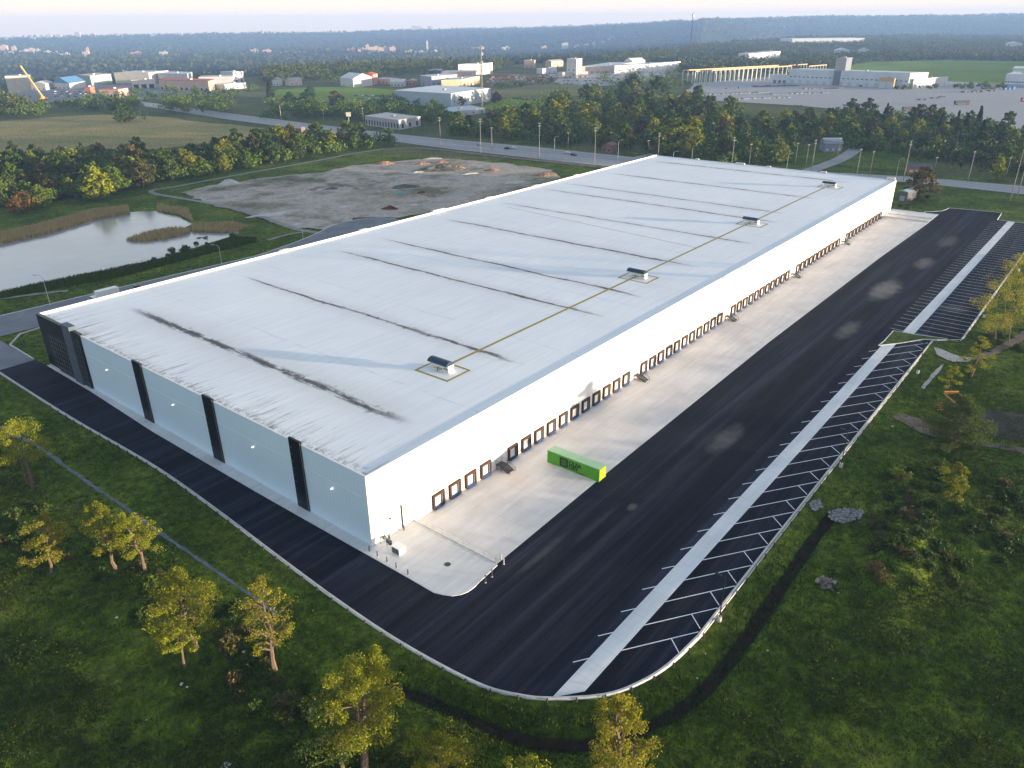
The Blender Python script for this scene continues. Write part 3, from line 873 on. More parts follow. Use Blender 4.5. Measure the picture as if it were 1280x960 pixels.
for a in ((480, 205, 7, 4, 1.6, 'soil_pink', 'pink soil heap at the back left of the bare site', 1), (527, 205, 5, 3, 1.2, 'soil_pink', 'low pink soil heap near the middle of the site back edge', 2),
          (552, 203, 4, 3, 1.1, 'soil_pink', 'small pink soil heap beside the tall weeds', 3), (550, 212, 15, 8, 2.6, 'soil_grey', 'largest grey green soil heap of the bare site', 4),
          (573, 210, 5, 4, 1.6, 'soil_pink', 'pink soil heap touching the big grey heap', 5), (615, 213, 5, 3, 1.2, 'soil_pink', 'brownish soil heap right of the big grey heap', 6),
          (682, 219, 7, 4, 1.2, 'soil_pink', 'reddish soil heap close to the roof edge', 7), (505, 234, 8, 4, 1.5, 'soil_grey', 'grey heap of broken soil in the site centre', 8),
          (287, 229, 6, 4, 2.2, 'rubble', 'pale rubble heap at the path side of the site', 9), (488, 261, 4, 2.0, 1.5, 'soil_red', 'dark red scrap heap by the cul de sac', 10),
          (415, 236, 4, 2.2, 1.0, 'soil_grey', 'small grey heap with pale blocks', 11), (527, 241, 2.5, 1.5, .9, 'soil_red', 'small dark red heap right of the tarp', 12)):
    heap(*a[:5], M[a[5]], a[6], a[7])
heap(500, 241, 2.8, 1.3, .8, M['tarp'], 'turquoise tarp covered pile on the bare site', 21, 'tarp', 'tarp_pile', None)
for i, (px, py, rx, ry, s, lb) in enumerate(((337, 268, 9, 3.2, 31, 'large flat pale rubble spread near the gravel path'), (432, 258, 5, 2.2, 32, 'pale rubble streak left of the red scrap heap'), (522, 256, 4, 1.8, 33, 'pale rubble patch near the cul de sac lamp'),
                                              (540, 198, 6, 2, 34, 'pale rubble streak at the top of the site'), (522, 215, 4, 2.2, 35, 'pale rubble in front of the big grey heap'), (588, 217, 6, 2.0, 36, 'pale rubble right of the big grey heap'),
                                              (645, 228, 7, 3, 37, 'greyish rubble spread beside the roof edge'), (372, 280, 3, 1.5, 38, 'small pale rubble by the cul de sac kerb'), (400, 237, 2.2, 1.2, 39, 'small white rubble on the grey ground'))):
    heap(px, py, rx, ry, .5, M['rubble'], lb, s, 'rubble', 'rubble_pile')
# ------------------------------------------------------------------ warehouse
BL, BW, BH = 319.2, 123.4, 13.8
wh = empty("warehouse", (0, 0, 0), 0, "long white distribution warehouse with flat white roof and a row of dock doors", "warehouse")
ZB = -1.9
mb = MB(); mb.box(0, .4, .35, BW, .0, BH); mb.build('end_wall', M['panel'], wh)
mb = MB(); mb.box(-.02, BL, 0, .35, ZB, BH - .003); mb.build('dock_wall', M['wall_white'], wh)
mb = MB(); mb.box(0.4, BL - .4, BW - .4, BW, 0, BH); mb.build('rear_wall', M['wall_white'], wh)
mb = MB(); mb.box(BL - .4, BL, .35, BW, -1, BH); mb.build('far_wall', M['panel'], wh)
mb = MB(); mb.box(.4, BL - .4, .35, BW - .4, BH - .6, BH); mb.build('roof', M['roof'], wh)
mb = MB()
mb.box(-.06, .36, -.06, BW + .05, BH, BH + .16)
mb.box(.36, BL - .3, -.06, .30, BH, BH + .14)
mb.box(BL - .3, BL + .06, -.06, BW + .05, BH, BH + .25)
mb.box(.36, BL - .3, BW - .35, BW + .05, BH, BH + .62)
mb.build('parapet', M['cap'], wh)
mb = MB()
for q in ((361, 315), (458, 289), (541, 262.5), (607, 247), (665, 232), (716, 219), (761, 207), (806, 194)):
    x = at(*q, 14.4)[0]
    w, h = (3.2, 1.25) if q[0] == 541 else (1.5, 1.05)
    mb = MB(); mb.box(x - w, x + w, BW - 1.1, BW + .12, BH + .62, BH + h); mb.build('parapet_block', M['unit_white'], wh)
for y, w, h in ((2.4, 1.8, 1.3), (33, 1.5, .8), (75, 2.4, .9), (99, 1.0, .8), (60, 1, .7)):
    mb = MB(); mb.box(BL - .7, BL + .1, y - w, y + w, BH + .25, BH + h); mb.build('parapet_block', M['unit_white'], wh)
# base strip and panel break on the end wall
mb = MB(); mb.box(-.05, -.001, .05, 99.9, 9.35, 9.43); mb.build('panel_joint', M['cap'], wh)
# dark vertical strips with slotted lights
for (ya, yb) in ((71.5, 75.4), (43.9, 47.6), (16.6, 19.9)):
    mb = MB(); mb.box(-.22, .2, ya, yb, .0, BH + .65); o = mb.build('dark_strip', M['black_glass'], wh)
    mb = MB()
    for k in range(9): mb.box(-.25, -.221, yb - .75, yb - .35, 1.2 + k * 1.42, 1.32 + k * 1.42)
    mb.box(-.26, -.221, ya - .02, ya + .12, .05, BH + .6)
    c = mb.build('mullion', M['mullion'], o)
# black glazed corner
mb = MB(); mb.box(-.35, .5, 100.2, BW + .3, .1, BH + .55); mb.box(.5, 16, BW - .001, BW + .3, .1, BH + .55)
cg = mb.build('corner_glazing', M['black_glass'], wh)
mb = MB()
for k in range(9):
    z = 1.3 + k * 1.35
    if z < 9.8: mb.box(-.40, -.351, 108.6, 119.2, z, z + .10)
    mb.box(-.40, -.351, 100.8, 103.8, z, z + .10)
for k in range(8):
    y = 109.4 + k * 1.4
    mb.box(-.402, -.352, y, y + .09, .4, 10.2)
for k in range(3):
    y = 101.2 + k * 1.2
    mb.box(-.402, -.352, y, y + .09, .4, BH)
mb.build('mullion', M['mullion'], cg)
mb = MB(); mb.box(-.75, .9, 104.0, 108.2, .1, BH + 1.5); mb.build('pier', M['slate'], wh)
mb = MB(); mb.box(-.6, -.36, 117.5, 123.4, .15, .6); mb.build('corner_step', M['kerb'], wh)
# small wall lights
for y in (89.5, 60.5, 32.0, 9.0):
    mb = MB(); mb.box(-.35, 0, y - .16, y + .16, 8.0, 8.25); mb.prism([(-.35, y - .16), (-.5, y - .1), (-.5, y + .1), (-.35, y + .16)], 8.05, 8.18)
    mb.build('wall_light', M['lamp_lit'], wh)
# dock doors
DOOR = None
def make_door():
    """one dock: seal frame with a sunk door, a blue leveller lip and bumpers"""
    mb = MB()
    mb.box(0, .42, -.42, 0, .18, 3.22); mb.box(2.58, 3.0, -.42, 0, .18, 3.22); mb.box(.42, 2.58, -.42, 0, 2.72, 3.22)
    f = mb.mesh('dock_door', M['dock_seal'])
    mb = MB(); mb.box(.42, 2.20, -.10, -.002, .55, 2.72); mb.box(.9, 1.15, -.13, -.101, 1.95, 2.1)
    p = mb.mesh('door_panel', M['door_white'])
    mb = MB(); mb.box(2.20, 2.575, -.30, -.003, .45, 2.715)
    g = mb.mesh('side_reveal', M['dock_dark'])
    mb = MB(); mb.prism([(.42, -.004), (.42, -.3), (.55, -.42), (2.45, -.42), (2.58, -.3), (2.58, -.004)], .05, .55)
    l = mb.mesh('leveler', M['leveler_blue'])
    return f, p, g, l
DM = make_door()
PITCH = 4.431
DOORS = [14.54 + i * PITCH for i in range(4)]
for a, n in ((36.31, 11), (89.24, 11), (142.97, 11), (197.23, 11), (252.3, 11)):
    DOORS += [a + i * PITCH * (1.0 if a < 250 else 1.08) for i in range(n)]
for x in DOORS:
    o = add_obj('dock_door', DM[0], wh, (x, 0, -.55))
    for nm, me in (('door_panel', DM[1]), ('side_reveal', DM[2]), ('leveler', DM[3])):
        add_obj(nm, me, o)
for x in (5.0, 33.0, 86.6, 139.6, 193.0, 247.5, 303.2):
    mb = MB(); mb.box(x, x + 1.05, -.05, -.001, .0, 2.2); mb.build('man_door', M['door_white'], wh)
mb = MB(); mb.tube([(7.0, -.16, .12), (7.0, -.16, 4.6)], .11, 8); mb.box(6.8, 7.2, -.05, -.001, 4.5, 4.75); mb.build('downpipe', M['dark_steel'], wh)
mb = MB(); mb.box(4.0, 4.5, -.25, -.001, 3.4, 3.6); mb.build('wall_light', M['dark_steel'], wh)
# yellow walkway painted on the roof
mb = MB()
zt = BH + .006
def strip2(x0, y0, x1, y1, w): 
    d = np.array([x1 - x0, y1 - y0]); d /= np.linalg.norm(d); n = np.array([-d[1], d[0]]) * w / 2
    mb.face([(x0 - n[0], y0 - n[1], zt), (x1 - n[0], y1 - n[1], zt), (x1 + n[0], y1 + n[1], zt), (x0 + n[0], y0 + n[1], zt)])
UX = [38.6, 120.0, 200.8, 286.6]
strip2(UX[0] + 3, 20.0, UX[3] - 3, 20.6, .75)
strip2(159, 20.5, 169.5, 108, .35)
for x in UX:
    for a in ((x - 4.0, 14.6, x + 3.4, 14.6), (x - 4.0, 23.6, x + 3.4, 23.6), (x - 3.7, 14.3, x - 3.7, 23.9), (x + 3.1, 14.3, x + 3.1, 23.9)):
        strip2(*a, .6); zt += .003
    zt = BH + .006
mb.build('roof_walkway', M['yellow'], wh)

# rooftop units standing on the roof
def rooftop_unit():
    root = empty('rooftop_unit', (0, 0, 0))
    root['category'] = 'rooftop unit'; root['group'] = 'rooftop air units along the yellow walkway'
    mb = MB(); mb.box(-1.0, 1.0, -2.4, 2.4, 0, .3); mb.box(-.8, .8, -2.2, -.6, .3, 1.5); mb.build('curb_base', M['unit_white'], root)
    mb = MB(); mb.box(-.9, .9, -2.3, 2.5, .75, 1.5); mb.build('housing', M['unit_white'], root)
    mb = MB()
    pts = []
    for k in range(7):
        a = math.pi * k / 6
        pts.append((-1.25 * math.cos(a), 1.5 + .75 * math.sin(a)))
    n = len(pts)
    for k in range(n - 1):
        (xa, za), (xb, zb) = pts[k], pts[k + 1]
        mb.face([(xa, -2.1, za), (xa, 3.4, za), (xb, 3.4, zb), (xb, -2.1, zb)][::-1])
    mb.face([(x, -2.1, z) for x, z in pts]); mb.face([(x, 3.4, z) for x, z in pts][::-1]); mb.face([(-1.25, -2.1, 1.5), (1.25, -2.1, 1.5), (1.25, 3.4, 1.5), (-1.25, 3.4, 1.5)])
    mb.build('hood', M['hood_blue'], root)
    mb = MB(); mb.tube([(-1.15, -2.6, .1), (-1.15, -2.6, .9), (-1.05, -1.2, .9)], .09, 6); mb.tube([(-1.3, .4, .02), (-1.3, .4, .7), (-.9, .4, .9)], .08, 6); mb.build('gas_pipe', M['dark_steel'], root)
    mb = MB(); mb.box(-.5, .5, -2.45, -2.4, .85, 1.3); mb.build('access_panel', M['wall_white'], root)
    return root
ru = rooftop_unit()
RLAB = ["blue hooded rooftop unit in a yellow square nearest the warehouse corner", "second blue hooded rooftop unit from the near end of the yellow walkway",
        "third blue hooded rooftop unit, two thirds along the yellow walkway", "farthest blue hooded rooftop unit at the end of the yellow walkway"]
for i, x in enumerate(UX):
    o = ru if i == 0 else copy_tree(ru)
    o.location = (x, 19.2, BH + .02); o['label'] = RLAB[i]

# dock stairs
def dock_stairs():
    root = empty('dock_stairs', (0, 0, 0)); root['category'] = 'stairs'; root['group'] = 'steel stairs between the dock doors'
    mb = MB(); mb.box(-.9, .9, -1.5, -.06, 1.18, 1.30)
    for a in (-.8, .8): mb.box(a - .05, a + .05, -1.45, -1.35, 0, 1.18); mb.box(a - .05, a + .05, -.3, -.2, 0, 1.18)
    mb.build('landing', M['dark_steel'], root)
    mb = MB()
    for k in range(7): mb.box(-.85, .85, -1.5 - .30 * (k + 1), -1.5 - .30 * k, 1.12 - k * .17, 1.16 - k * .17)
    for a in (-.88, .88): mb.bar((a, -1.45, 1.2), (a, -3.7, .05), .06, .22)
    mb.build('steps', M['dark_steel'], root)
    for a in (-.92, .92):
        mb = MB(); mb.tube([(a, -.08, 2.3), (a, -1.5, 2.3), (a, -3.6, 1.05)], .04, 6); mb.tube([(a, -.08, 1.8), (a, -1.5, 1.8), (a, -3.6, .6)], .03, 6)
        for y, z0, z1 in ((-.1, 1.2, 2.3), (-1.5, 1.2, 2.3), (-3.55, 0, 1.08)): mb.tube([(a, y, z0), (a, y, z1)], .04, 6)
        mb.build('railing', M['dark_steel'], root)
    return root
ds = dock_stairs()
SLAB = ["dark steel stairs between the four nearest dock doors and the next row", "dark steel stairs right after the second row of dock doors", "dark steel stairs midway along the dock wall after the third row",
        "dark steel stairs after the fourth row of dock doors", "farthest dark steel stairs, before the last row of dock doors"]
for i, x in enumerate((33.4, 86.9, 140.0, 193.4, 248.0)):
    o = ds if i == 0 else copy_tree(ds)
    o.location = (x, 0, -.72); o['label'] = SLAB[i]

# ------------------------------------------------------------------ container with its lettering
ct = empty('shipping_container', (41.6, -13.1, .004), R(-90 + .6), "lime green shipping container with black lettering standing on the concrete apron", "container")
CLn, CWd, CHt = 12.19, 2.44, 2.75
def corr(mb, x0, x1, y, z0, z1, out, n):
    """corrugated sheet along x at y, ribs stand out by `out`"""
    st = (x1 - x0) / n
    pts = []
    for k in range(n):
        a = x0 + k * st
        pts += [(a, 0), (a + st * .3, 0), (a + st * .5, out), (a + st * .8, out)]
    pts.append((x1, 0))
    for (xa, oa), (xb, ob) in zip(pts, pts[1:]):
        q = [(xa, y + oa, z0), (xb, y + ob, z0), (xb, y + ob, z1), (xa, y + oa, z1)]
        mb.face(q)
# local x runs along the box: +x towards the yellow end after the turn
mb = MB(); corr(mb, -CLn / 2 + .15, CLn / 2 - .15, -CWd / 2 + .02, .18, CHt - .12, -.025, 40); mb.build('side_panel', M['green_box'], ct)
mb = MB(); corr(mb, -CLn / 2 + .15, CLn / 2 - .15, CWd / 2 - .02, .18, CHt - .12, .025, 40); mb.build('side_panel', M['green_box'], ct)
mb = MB()
for sx in (-1, 1):
    for sy in (-1, 1): mb.box(sx * CLn / 2 - (.16 if sx > 0 else 0), sx * CLn / 2 + (.16 if sx < 0 else 0), sy * CWd / 2 - (.16 if sy > 0 else 0), sy * CWd / 2 + (.16 if sy < 0 else 0), 0, CHt)
for sy in (-1, 1):
    a, b = (-CWd / 2 - .004, -CWd / 2 + .12) if sy < 0 else (CWd / 2 - .12, CWd / 2 + .004)
    mb.box(-CLn / 2 + .16, CLn / 2 - .16, a, b, .02, .18); mb.box(-CLn / 2 + .16, CLn / 2 - .16, a, b, CHt - .12, CHt - .004)
mb.build('frame', M['green_box'], ct)
mb = MB(); mb.box(-CLn / 2 + .02, CLn / 2 - .02, -CWd / 2 + .02, CWd / 2 - .02, CHt, CHt + .04)
for k in range(24): 
    x = -CLn / 2 + .3 + k * .49
    mb.box(x, x + .22, -CWd / 2 + .12, CWd / 2 - .12, CHt + .04, CHt + .06)
mb.build('roof_panel', M['green_top'], ct)
mb = MB(); mb.box(CLn / 2 - .10, CLn / 2 + .01, -CWd / 2 + .16, -.02, .16, CHt - .12); mb.box(CLn / 2 - .10, CLn / 2 + .01, .02, CWd / 2 - .16, .16, CHt - .12)
ed = mb.build('end_door', M['yellow_end'], ct)
mb = MB()
for y in (-.75, -.3, .3, .75): mb.tube([(CLn / 2 + .05, y, .12), (CLn / 2 + .05, y, CHt - .08)], .03, 6)
for y in (-.52, .52): mb.bar((CLn / 2 + .06, y - .25, 1.1), (CLn / 2 + .06, y + .25, 1.1), .04, .06)
mb.build('locking_bar', M['yellow_end'], ed)
def text_mesh(body, size, name):
    cu = bpy.data.curves.new('lettering', 'FONT'); cu.body = body; cu.size = size; cu.extrude = .006; cu.offset = size * .035
    cu.space_character = 1.0; cu.space_line = .78
    t = bpy.data.objects.new('lettering', cu); COL.objects.link(t)
    bpy.context.view_layer.update()
    me = bpy.data.meshes.new_from_object(t.evaluated_get(bpy.context.evaluated_depsgraph_get()))
    bpy.data.objects.remove(t); bpy.data.curves.remove(cu)
    me.name = name
    return me
# lettering on the long side that faces the near end of the yard
def on_side(me, x, z, name):
    o = add_obj(name, me, ct); me.materials.clear(); me.materials.append(M['logo_black'])
    o.location = (x, -CWd / 2 - .034, z); o.rotation_euler = (R(90), 0, 0)
    return o
on_side(text_mesh("OLEA\nDEV", 1.18, 'lettering'), -.95, 1.42, 'lettering')
on_side(text_mesh("> olea.dev", .34, 'lettering'), 1.15, .22, 'lettering')
mb = MB()
y0, y1 = -CWd / 2 - .05, -CWd / 2 - .034
def sq(x0, x1, z0, z1): mb.box(x0, x1, y0, y1, z0, z1)
lx, lz, s = -3.1, .42, 1.95
sq(lx, lx + s, lz, lz + .38); sq(lx, lx + s, lz + s - .38, lz + s); sq(lx, lx + .38, lz + .38, lz + s - .38); sq(lx + s - .38, lx + s, lz + .38, lz + s - .38)
sq(lx + .55, lx + .75, lz + .58, lz + 1.4); sq(lx + .75, lx + 1.2, lz + .58, lz + .72); sq(lx + 1.22, lx + 1.4, lz + .58, lz + 1.15); sq(lx + .88, lx + 1.1, lz + .9, lz + 1.1); sq(lx + .88, lx + 1.4, lz + 1.26, lz + 1.4)
mb.build('logo', M['logo_black'], ct)

# ------------------------------------------------------------------ corner equipment, bollards, fence
def bollard(x, y, z, label, h=1.0, m='dark_steel', g='bollards round the corner pad'):
    root = empty('bollard', (x, y, z), 0, label, 'bollard', g)
    mb = MB(); mb.tube([(0, 0, 0), (0, 0, h)], .10, 8); mb.tube([(0, 0, h), (0, 0, h + .07)], [.10, .03], 8); mb.build('post', M[m], root)
    mb = MB(); mb.tube([(0, 0, h * .78), (0, 0, h * .84)], .108, 8); mb.build('band', M['insulator'], root)
    mb = MB(); mb.tube([(0, 0, 0), (0, 0, .09)], .17, 8); mb.build('footing', M['kerb'], root)
for x, y, lb in ((-1.2, -.6, 'grey steel bollard at the foot of the warehouse corner'), (-1.3, -2.7, 'grey steel bollard second along the pad edge from the corner'), (-1.3, -5.0, 'grey steel bollard beside the cream cabinet'),
                 (-1.4, -7.3, 'grey steel bollard past the cream cabinet'), (-1.4, -10.0, 'grey steel bollard farthest from the wall on the pad edge'), (6.5, -.9, 'grey steel bollard below the downpipe'), (3.2, -.8, 'grey steel bollard against the sunlit dock wall')):
    bollard(x, y, .12, lb)
for x, y, lb in ((10.2, -20.3, 'grey bollard at the outer end of the chain fence'), (10.9, -19.2, 'grey bollard on the apron side of the fence end')):
    bollard(x, y, .0, lb, 1.1, 'steel', 'bollards at the fence end')
for x, y, lb in ((4.9, -20.9, 'slim grey post on a white base at the pad curve'), (6.6, -20.8, 'slim grey post on a white base right of its twin at the pad curve')):
    bollard(x, y, .0, lb, 1.5, 'dark_steel', 'posts beside the pad curve')
cb = empty('electrical_cabinet', (1.7, -4.6, .12), R(0), 'cream metal electrical cabinet with sloped lid on the corner pad', 'cabinet')
mb = MB(); mb.box(-.7, .7, -.9, .9, 0, 1.25); mb.build('body', M['unit_white'], cb)
mb = MB(); mb.prism([(-.78, -.98), (.78, -.98), (.78, .98), (-.78, .98)], 1.25, 1.35); mb.build('lid', M['cap'], cb)
mb = MB(); mb.box(-.72, -.70, -.8, -.03, .1, 1.15); mb.box(-.72, -.70, .03, .8, .1, 1.15); mb.build('door', M['slate'], cb)
mt = empty('meter_stand', (1.6, -2.5, .12), 0, 'dark grey meter stand with boxes beside the cream cabinet', 'meter stand')
mb = MB(); mb.tube([(0, -.6, 0), (0, -.6, 1.7)], .06, 6); mb.tube([(0, .6, 0), (0, .6, 1.7)], .06, 6); mb.bar((0, -.7, 1.5), (0, .7, 1.5), .1, .1); mb.build('frame', M['dark_steel'], mt)
mb = MB(); mb.box(-.2, .15, -.5, .1, .7, 1.6); mb.box(-.2, .15, .2, .55, .9, 1.5); mb.build('meter_box', M['slate'], mt)
gm = empty('gas_meter', (2.3, -.5, .12), 0, 'low run of grey gas pipes at the wall foot by the corner', 'pipework')
mb = MB(); mb.tube([(-.9, 0, 0), (-.9, 0, .7), (.9, 0, .7), (.9, 0, 0)], .07, 6); mb.build('pipe', M['dark_steel'], gm)
mb = MB(); mb.box(-.2, .3, -.2, .2, .45, .95); mb.build('regulator', M['slate'], gm)
for x, y, z, lb in ((4.4, -13.2, .124, 'round black manhole cover on the corner pad'), (11.6, -2.0, -1.0, 'dark round drain cover beside the first dock door'), (31.5, -9.6, .01, 'dark round drain stain cover near the first dock stairs')):
    if lb.startswith('dark round drain stain'): continue
    o = empty('manhole_cover', (x, y, z), 0, lb, 'manhole cover', 'manhole covers by the warehouse corner')
    mb = MB(); mb.tube([(0, 0, -.02), (0, 0, .02)], .42, 16); mb.build('lid', M['pole_black'], o)
    mb = MB()
    for k in range(16):
        a, b = 2 * math.pi * k / 16, 2 * math.pi * (k + 1) / 16
        mb.face([(.43 * math.cos(a), .43 * math.sin(a), .012), (.43 * math.cos(b), .43 * math.sin(b), .012), (.56 * math.cos(b), .56 * math.sin(b), .012), (.56 * math.cos(a), .56 * math.sin(a), .012)][::-1])
    mb.build('rim', M['dark_steel'], o)
fn = empty('guard_fence', (9.62, 0, .2), 0, 'low steel guard fence along the drop beside the corner pad', 'fence')
mb = MB(); mb.tube([(0, -.3, 1.05), (0, -19.2, 1.05)], .045, 6); mb.tube([(0, -.3, .55), (0, -19.2, .55)], .035, 6); mb.build('rail', M['steel'], fn)
for k in range(9):
    mb = MB(); y = -.3 - k * 2.36; mb.tube([(0, y, 0), (0, y, 1.1)], .045, 6); mb.build('fence_post', M['steel'], fn)
mb = MB()
for k in range(126): mb.tube([(0, -.3 - k * .15, .04), (0, -.3 - k * .15, 1.02)], .008, 3, False)
for k in range(6): mb.tube([(0, -.3, .1 + k * .17), (0, -19.2, .1 + k * .17)], .008, 3, False)
mb.build('mesh_infill', M['steel'], fn)

# guide rail round the yard
def offset_line(pts, d):
    out = []
    P = [np.asarray(p, float) for p in pts]
    for i, p in enumerate(P):
        t = P[min(i + 1, len(P) - 1)] - P[max(i - 1, 0)]; t /= np.linalg.norm(t)
        out.append(p + np.array([t[1], -t[0]]) * d)
    return out
def resample(pts, step):
    P = [np.asarray(p, float) for p in pts]; out = [P[0]]; acc = 0
    for a, b in zip(P, P[1:]):
        L = np.linalg.norm(b - a); t = step - acc
        while t <= L:
            out.append(a + (b - a) * t / L); t += step
        acc = (acc + L) % step
    return out
def guide_rail(name, pts, label, step=3.81):
    root = empty(name, (*pts[0], 0), 0, label, 'guardrail')
    ox, oy = pts[0]
    L = resample(pts, step / 2)
    P0 = L[::2][:98]
    mb = MB()
    # W section: three faces per span
    prof = ((-.03, .46), (.05, .52), (-.02, .60), (.05, .68), (-.03, .76))
    rows = []
    for i, p in enumerate(L):
        t = L[min(i + 1, len(L) - 1)] - L[max(i - 1, 0)]; t = t / np.linalg.norm(t); n = np.array([t[1], -t[0]])
        rows.append([(p[0] - ox - n[0] * (a + .1), p[1] - oy - n[1] * (a + .1), z) for a, z in prof])
    for a, b in zip(rows, rows[1:]):
        for k in range(len(prof) - 1): mb.face([a[k], b[k], b[k + 1], a[k + 1]])
    mb.build('rail', M['steel'], root)
    me = None
    for p in P0:
        if me is None:
            m2 = MB(); m2.box(-.075, .075, -.075, .075, -.6, .80); me = m2.mesh('rail_post', M['dark_steel'])
        o = add_obj('rail_post', me, root, (p[0] - ox, p[1] - oy, 0))
gl = offset_line(KERB1[:-1], .75)
guide_rail('guardrail', gl[8:], 'long galvanised guardrail curving round the kerb of the whole near yard')
guide_rail('guardrail', [np.array(p) for p in ((156.6, -53.6), (161.5, -59.3), (202, -59.5), (270, -59.8))], 'galvanised guardrail beside the far parking bays behind the gold tree')

# lamp posts of the yard
def yard_lamp(x, y, label, h=8.2):
    z = gz1(x, y)
    root = empty('yard_lamp', (x, y, z), 0, label, 'lamp post', 'black lamp posts along the yard edge')
    mb = MB(); mb.tube([(0, 0, -.3), (0, 0, .95)], .34, 10); mb.build('concrete_base', M['kerb'], root)
    mb = MB(); mb.tube([(0, 0, .95), (0, 0, h)], [.10, .07], 8); mb.build('pole', M['pole_black'], root)
    mb = MB(); mb.tube([(0, 0, h - .1), (0, .9, h)], .05, 6); mb.box(-.22, .22, .6, 1.5, h - .03, h + .12); mb.build('lamp_head', M['pole_black'], root)
    return root
for q, lb in (((899, 775), 'black lamp post on a pale base nearest the bottom of the yard'), ((1051, 583), 'black lamp post on a pale base midway along the near bays'), ((1147, 466), 'black lamp post on a pale base near the grass island'),
              ((1230, 396), 'black lamp post on a pale base beside the gold tree'), ((1273, 338), 'black lamp post on a pale base farthest along the bays')):
    p = at(*q); yard_lamp(p[0], p[1], lb)

# brush heap, timber frame, litter
bh = empty('brush_pile', (*at(1030, 733)[:2], gz1(*at(1030, 733)[:2])), .4, 'tangled heap of grey dead branches on the dark grass', 'brush pile')
rnd = random.Random(5)
for k in range(3):
    mb = MB()
    for i in range(12):
        a = rnd.uniform(0, 6.28); L = rnd.uniform(.9, 2.0); d = rnd.uniform(0, 6.28); tilt = rnd.uniform(-.25, .35) if k < 2 else rnd.uniform(.5, 1.3)
        lev = rnd.uniform(0, 1); r = (1.35 - lev) * rnd.uniform(.1, 1)
        c = Vector((r * math.cos(a), r * math.sin(a), .25 + lev * 1.35)); v = Vector((math.cos(d) * math.cos(tilt), math.sin(d) * math.cos(tilt), math.sin(tilt))) * L * .5
        p_, q_ = c - v, c + v
        p_.z = max(p_.z, .08); q_.z = max(q_.z, .08)
        t = rnd.uniform(.05, .11) if k == 2 else rnd.uniform(.10, .20)
        mb.tube([p_, (p_ + q_) / 2 + Vector((rnd.uniform(-.1, .1), rnd.uniform(-.1, .1), 0)), q_], [t, t * .8, t * .45], 5)
    mb.build('branch', M['log'], bh)
for i in range(7):
    mb = MB(); a = .9 * i; q = .45 + .35 * (i % 3); z = .25 + .45 * (i % 3)
    mb.tube([(q * math.cos(a), q * math.sin(a), z), (q * math.cos(a) + .5 * math.cos(a + 1), q * math.sin(a) + .5 * math.sin(a + 1), z + .35)], [.42, .30], 7)
    mb.build('stump', M['log'], bh)
p = at(1196, 498)
tf = empty('timber_rectangle', (p[0], p[1], gz1(p[0], p[1])), R(38), 'open rectangle of orange timber beams lying in the grass', 'timber frame')
for (a, b, z) in (((-2.6, -1.7), (2.6, -1.7), .3), ((-2.6, 1.7), (2.6, 1.7), .3), ((2.6, -1.7), (2.6, 1.7), .75), ((2.5, -1.7), (2.5, 1.7), .3), ((-2.6, -1.4), (.4, -1.2), .7)):
    mb = MB(); mb.bar((*a, z), (*b, z), .22, .3); mb.build('beam', M['timber'], tf)
p = at(1176, 511)
tp = empty('timber_pile', (p[0], p[1], gz1(p[0], p[1])), R(10), 'jumbled pile of orange broken boards beside the dark bush', 'timber pile')
for i in range(9):
    mb = MB(); a = rnd.uniform(0, 3.1); r = Vector((rnd.uniform(-1.6, 1.6), rnd.uniform(-.8, .8), .1 + .12 * i)); d = Vector((math.cos(a), math.sin(a), rnd.uniform(-.1, .2))) * rnd.uniform(.6, 1.3)
    mb.bar(r - d, r + d, .3, .07); mb.build('board', M['timber'], tp)
LIT = [((145, 769), .45, 'pale stone among the weeds below the twin trees'), ((226, 852), .5, 'white plastic scrap in the weeds below the leaning trunks'), ((233, 856), .35, 'small white scrap right of the larger plastic scrap'),
       ((260, 872), .35, 'blue and white scrap by the dark weeds'), ((248, 908), .28, 'blue scrap in the open rough grass'), ((182, 896), .22, 'tiny white scrap in the open grass'), ((20, 647), .4, 'pale stone at the left edge of the field'),
       ((872, 843), .3, 'pale stone in the muddy ditch below the bays'), ((1048, 742), .28, 'pale stone beside the brush heap'), ((882, 605 + 210), .25, 'pale stone in the grass under the kerb curve'), ((304, 813), .55, 'pinkish boulder beside the sparse tree'),
       ((1116, 532), .5, 'pale boulder where the dirt track meets the grass'), ((960, 812), .3, 'pale stone in the dark grass'), ((1031, 598), .5, 'pale boulder near the second lamp post')]
for i, (q, s, lb) in enumerate(LIT):
    p = at(*q); rn = random.Random(i)
    bm = bmesh.new(); bmesh.ops.create_icosphere(bm, subdivisions=2, radius=s * .5)
    for v in bm.verts: v.co *= rn.uniform(.75, 1.2); v.co.z *= .55
    me = bpy.data.meshes.new('stone'); bm.to_mesh(me); bm.free(); me.materials.append(M['scrap_blue'] if 'blue' in lb else M['rubble'])
    o = add_obj('scrap' if 'scrap' in lb else 'stone', me, None, (p[0], p[1], gz1(p[0], p[1]) + .1), rn.uniform(0, 3)); tag(o, lb, 'scrap' if 'scrap' in lb else 'stone')
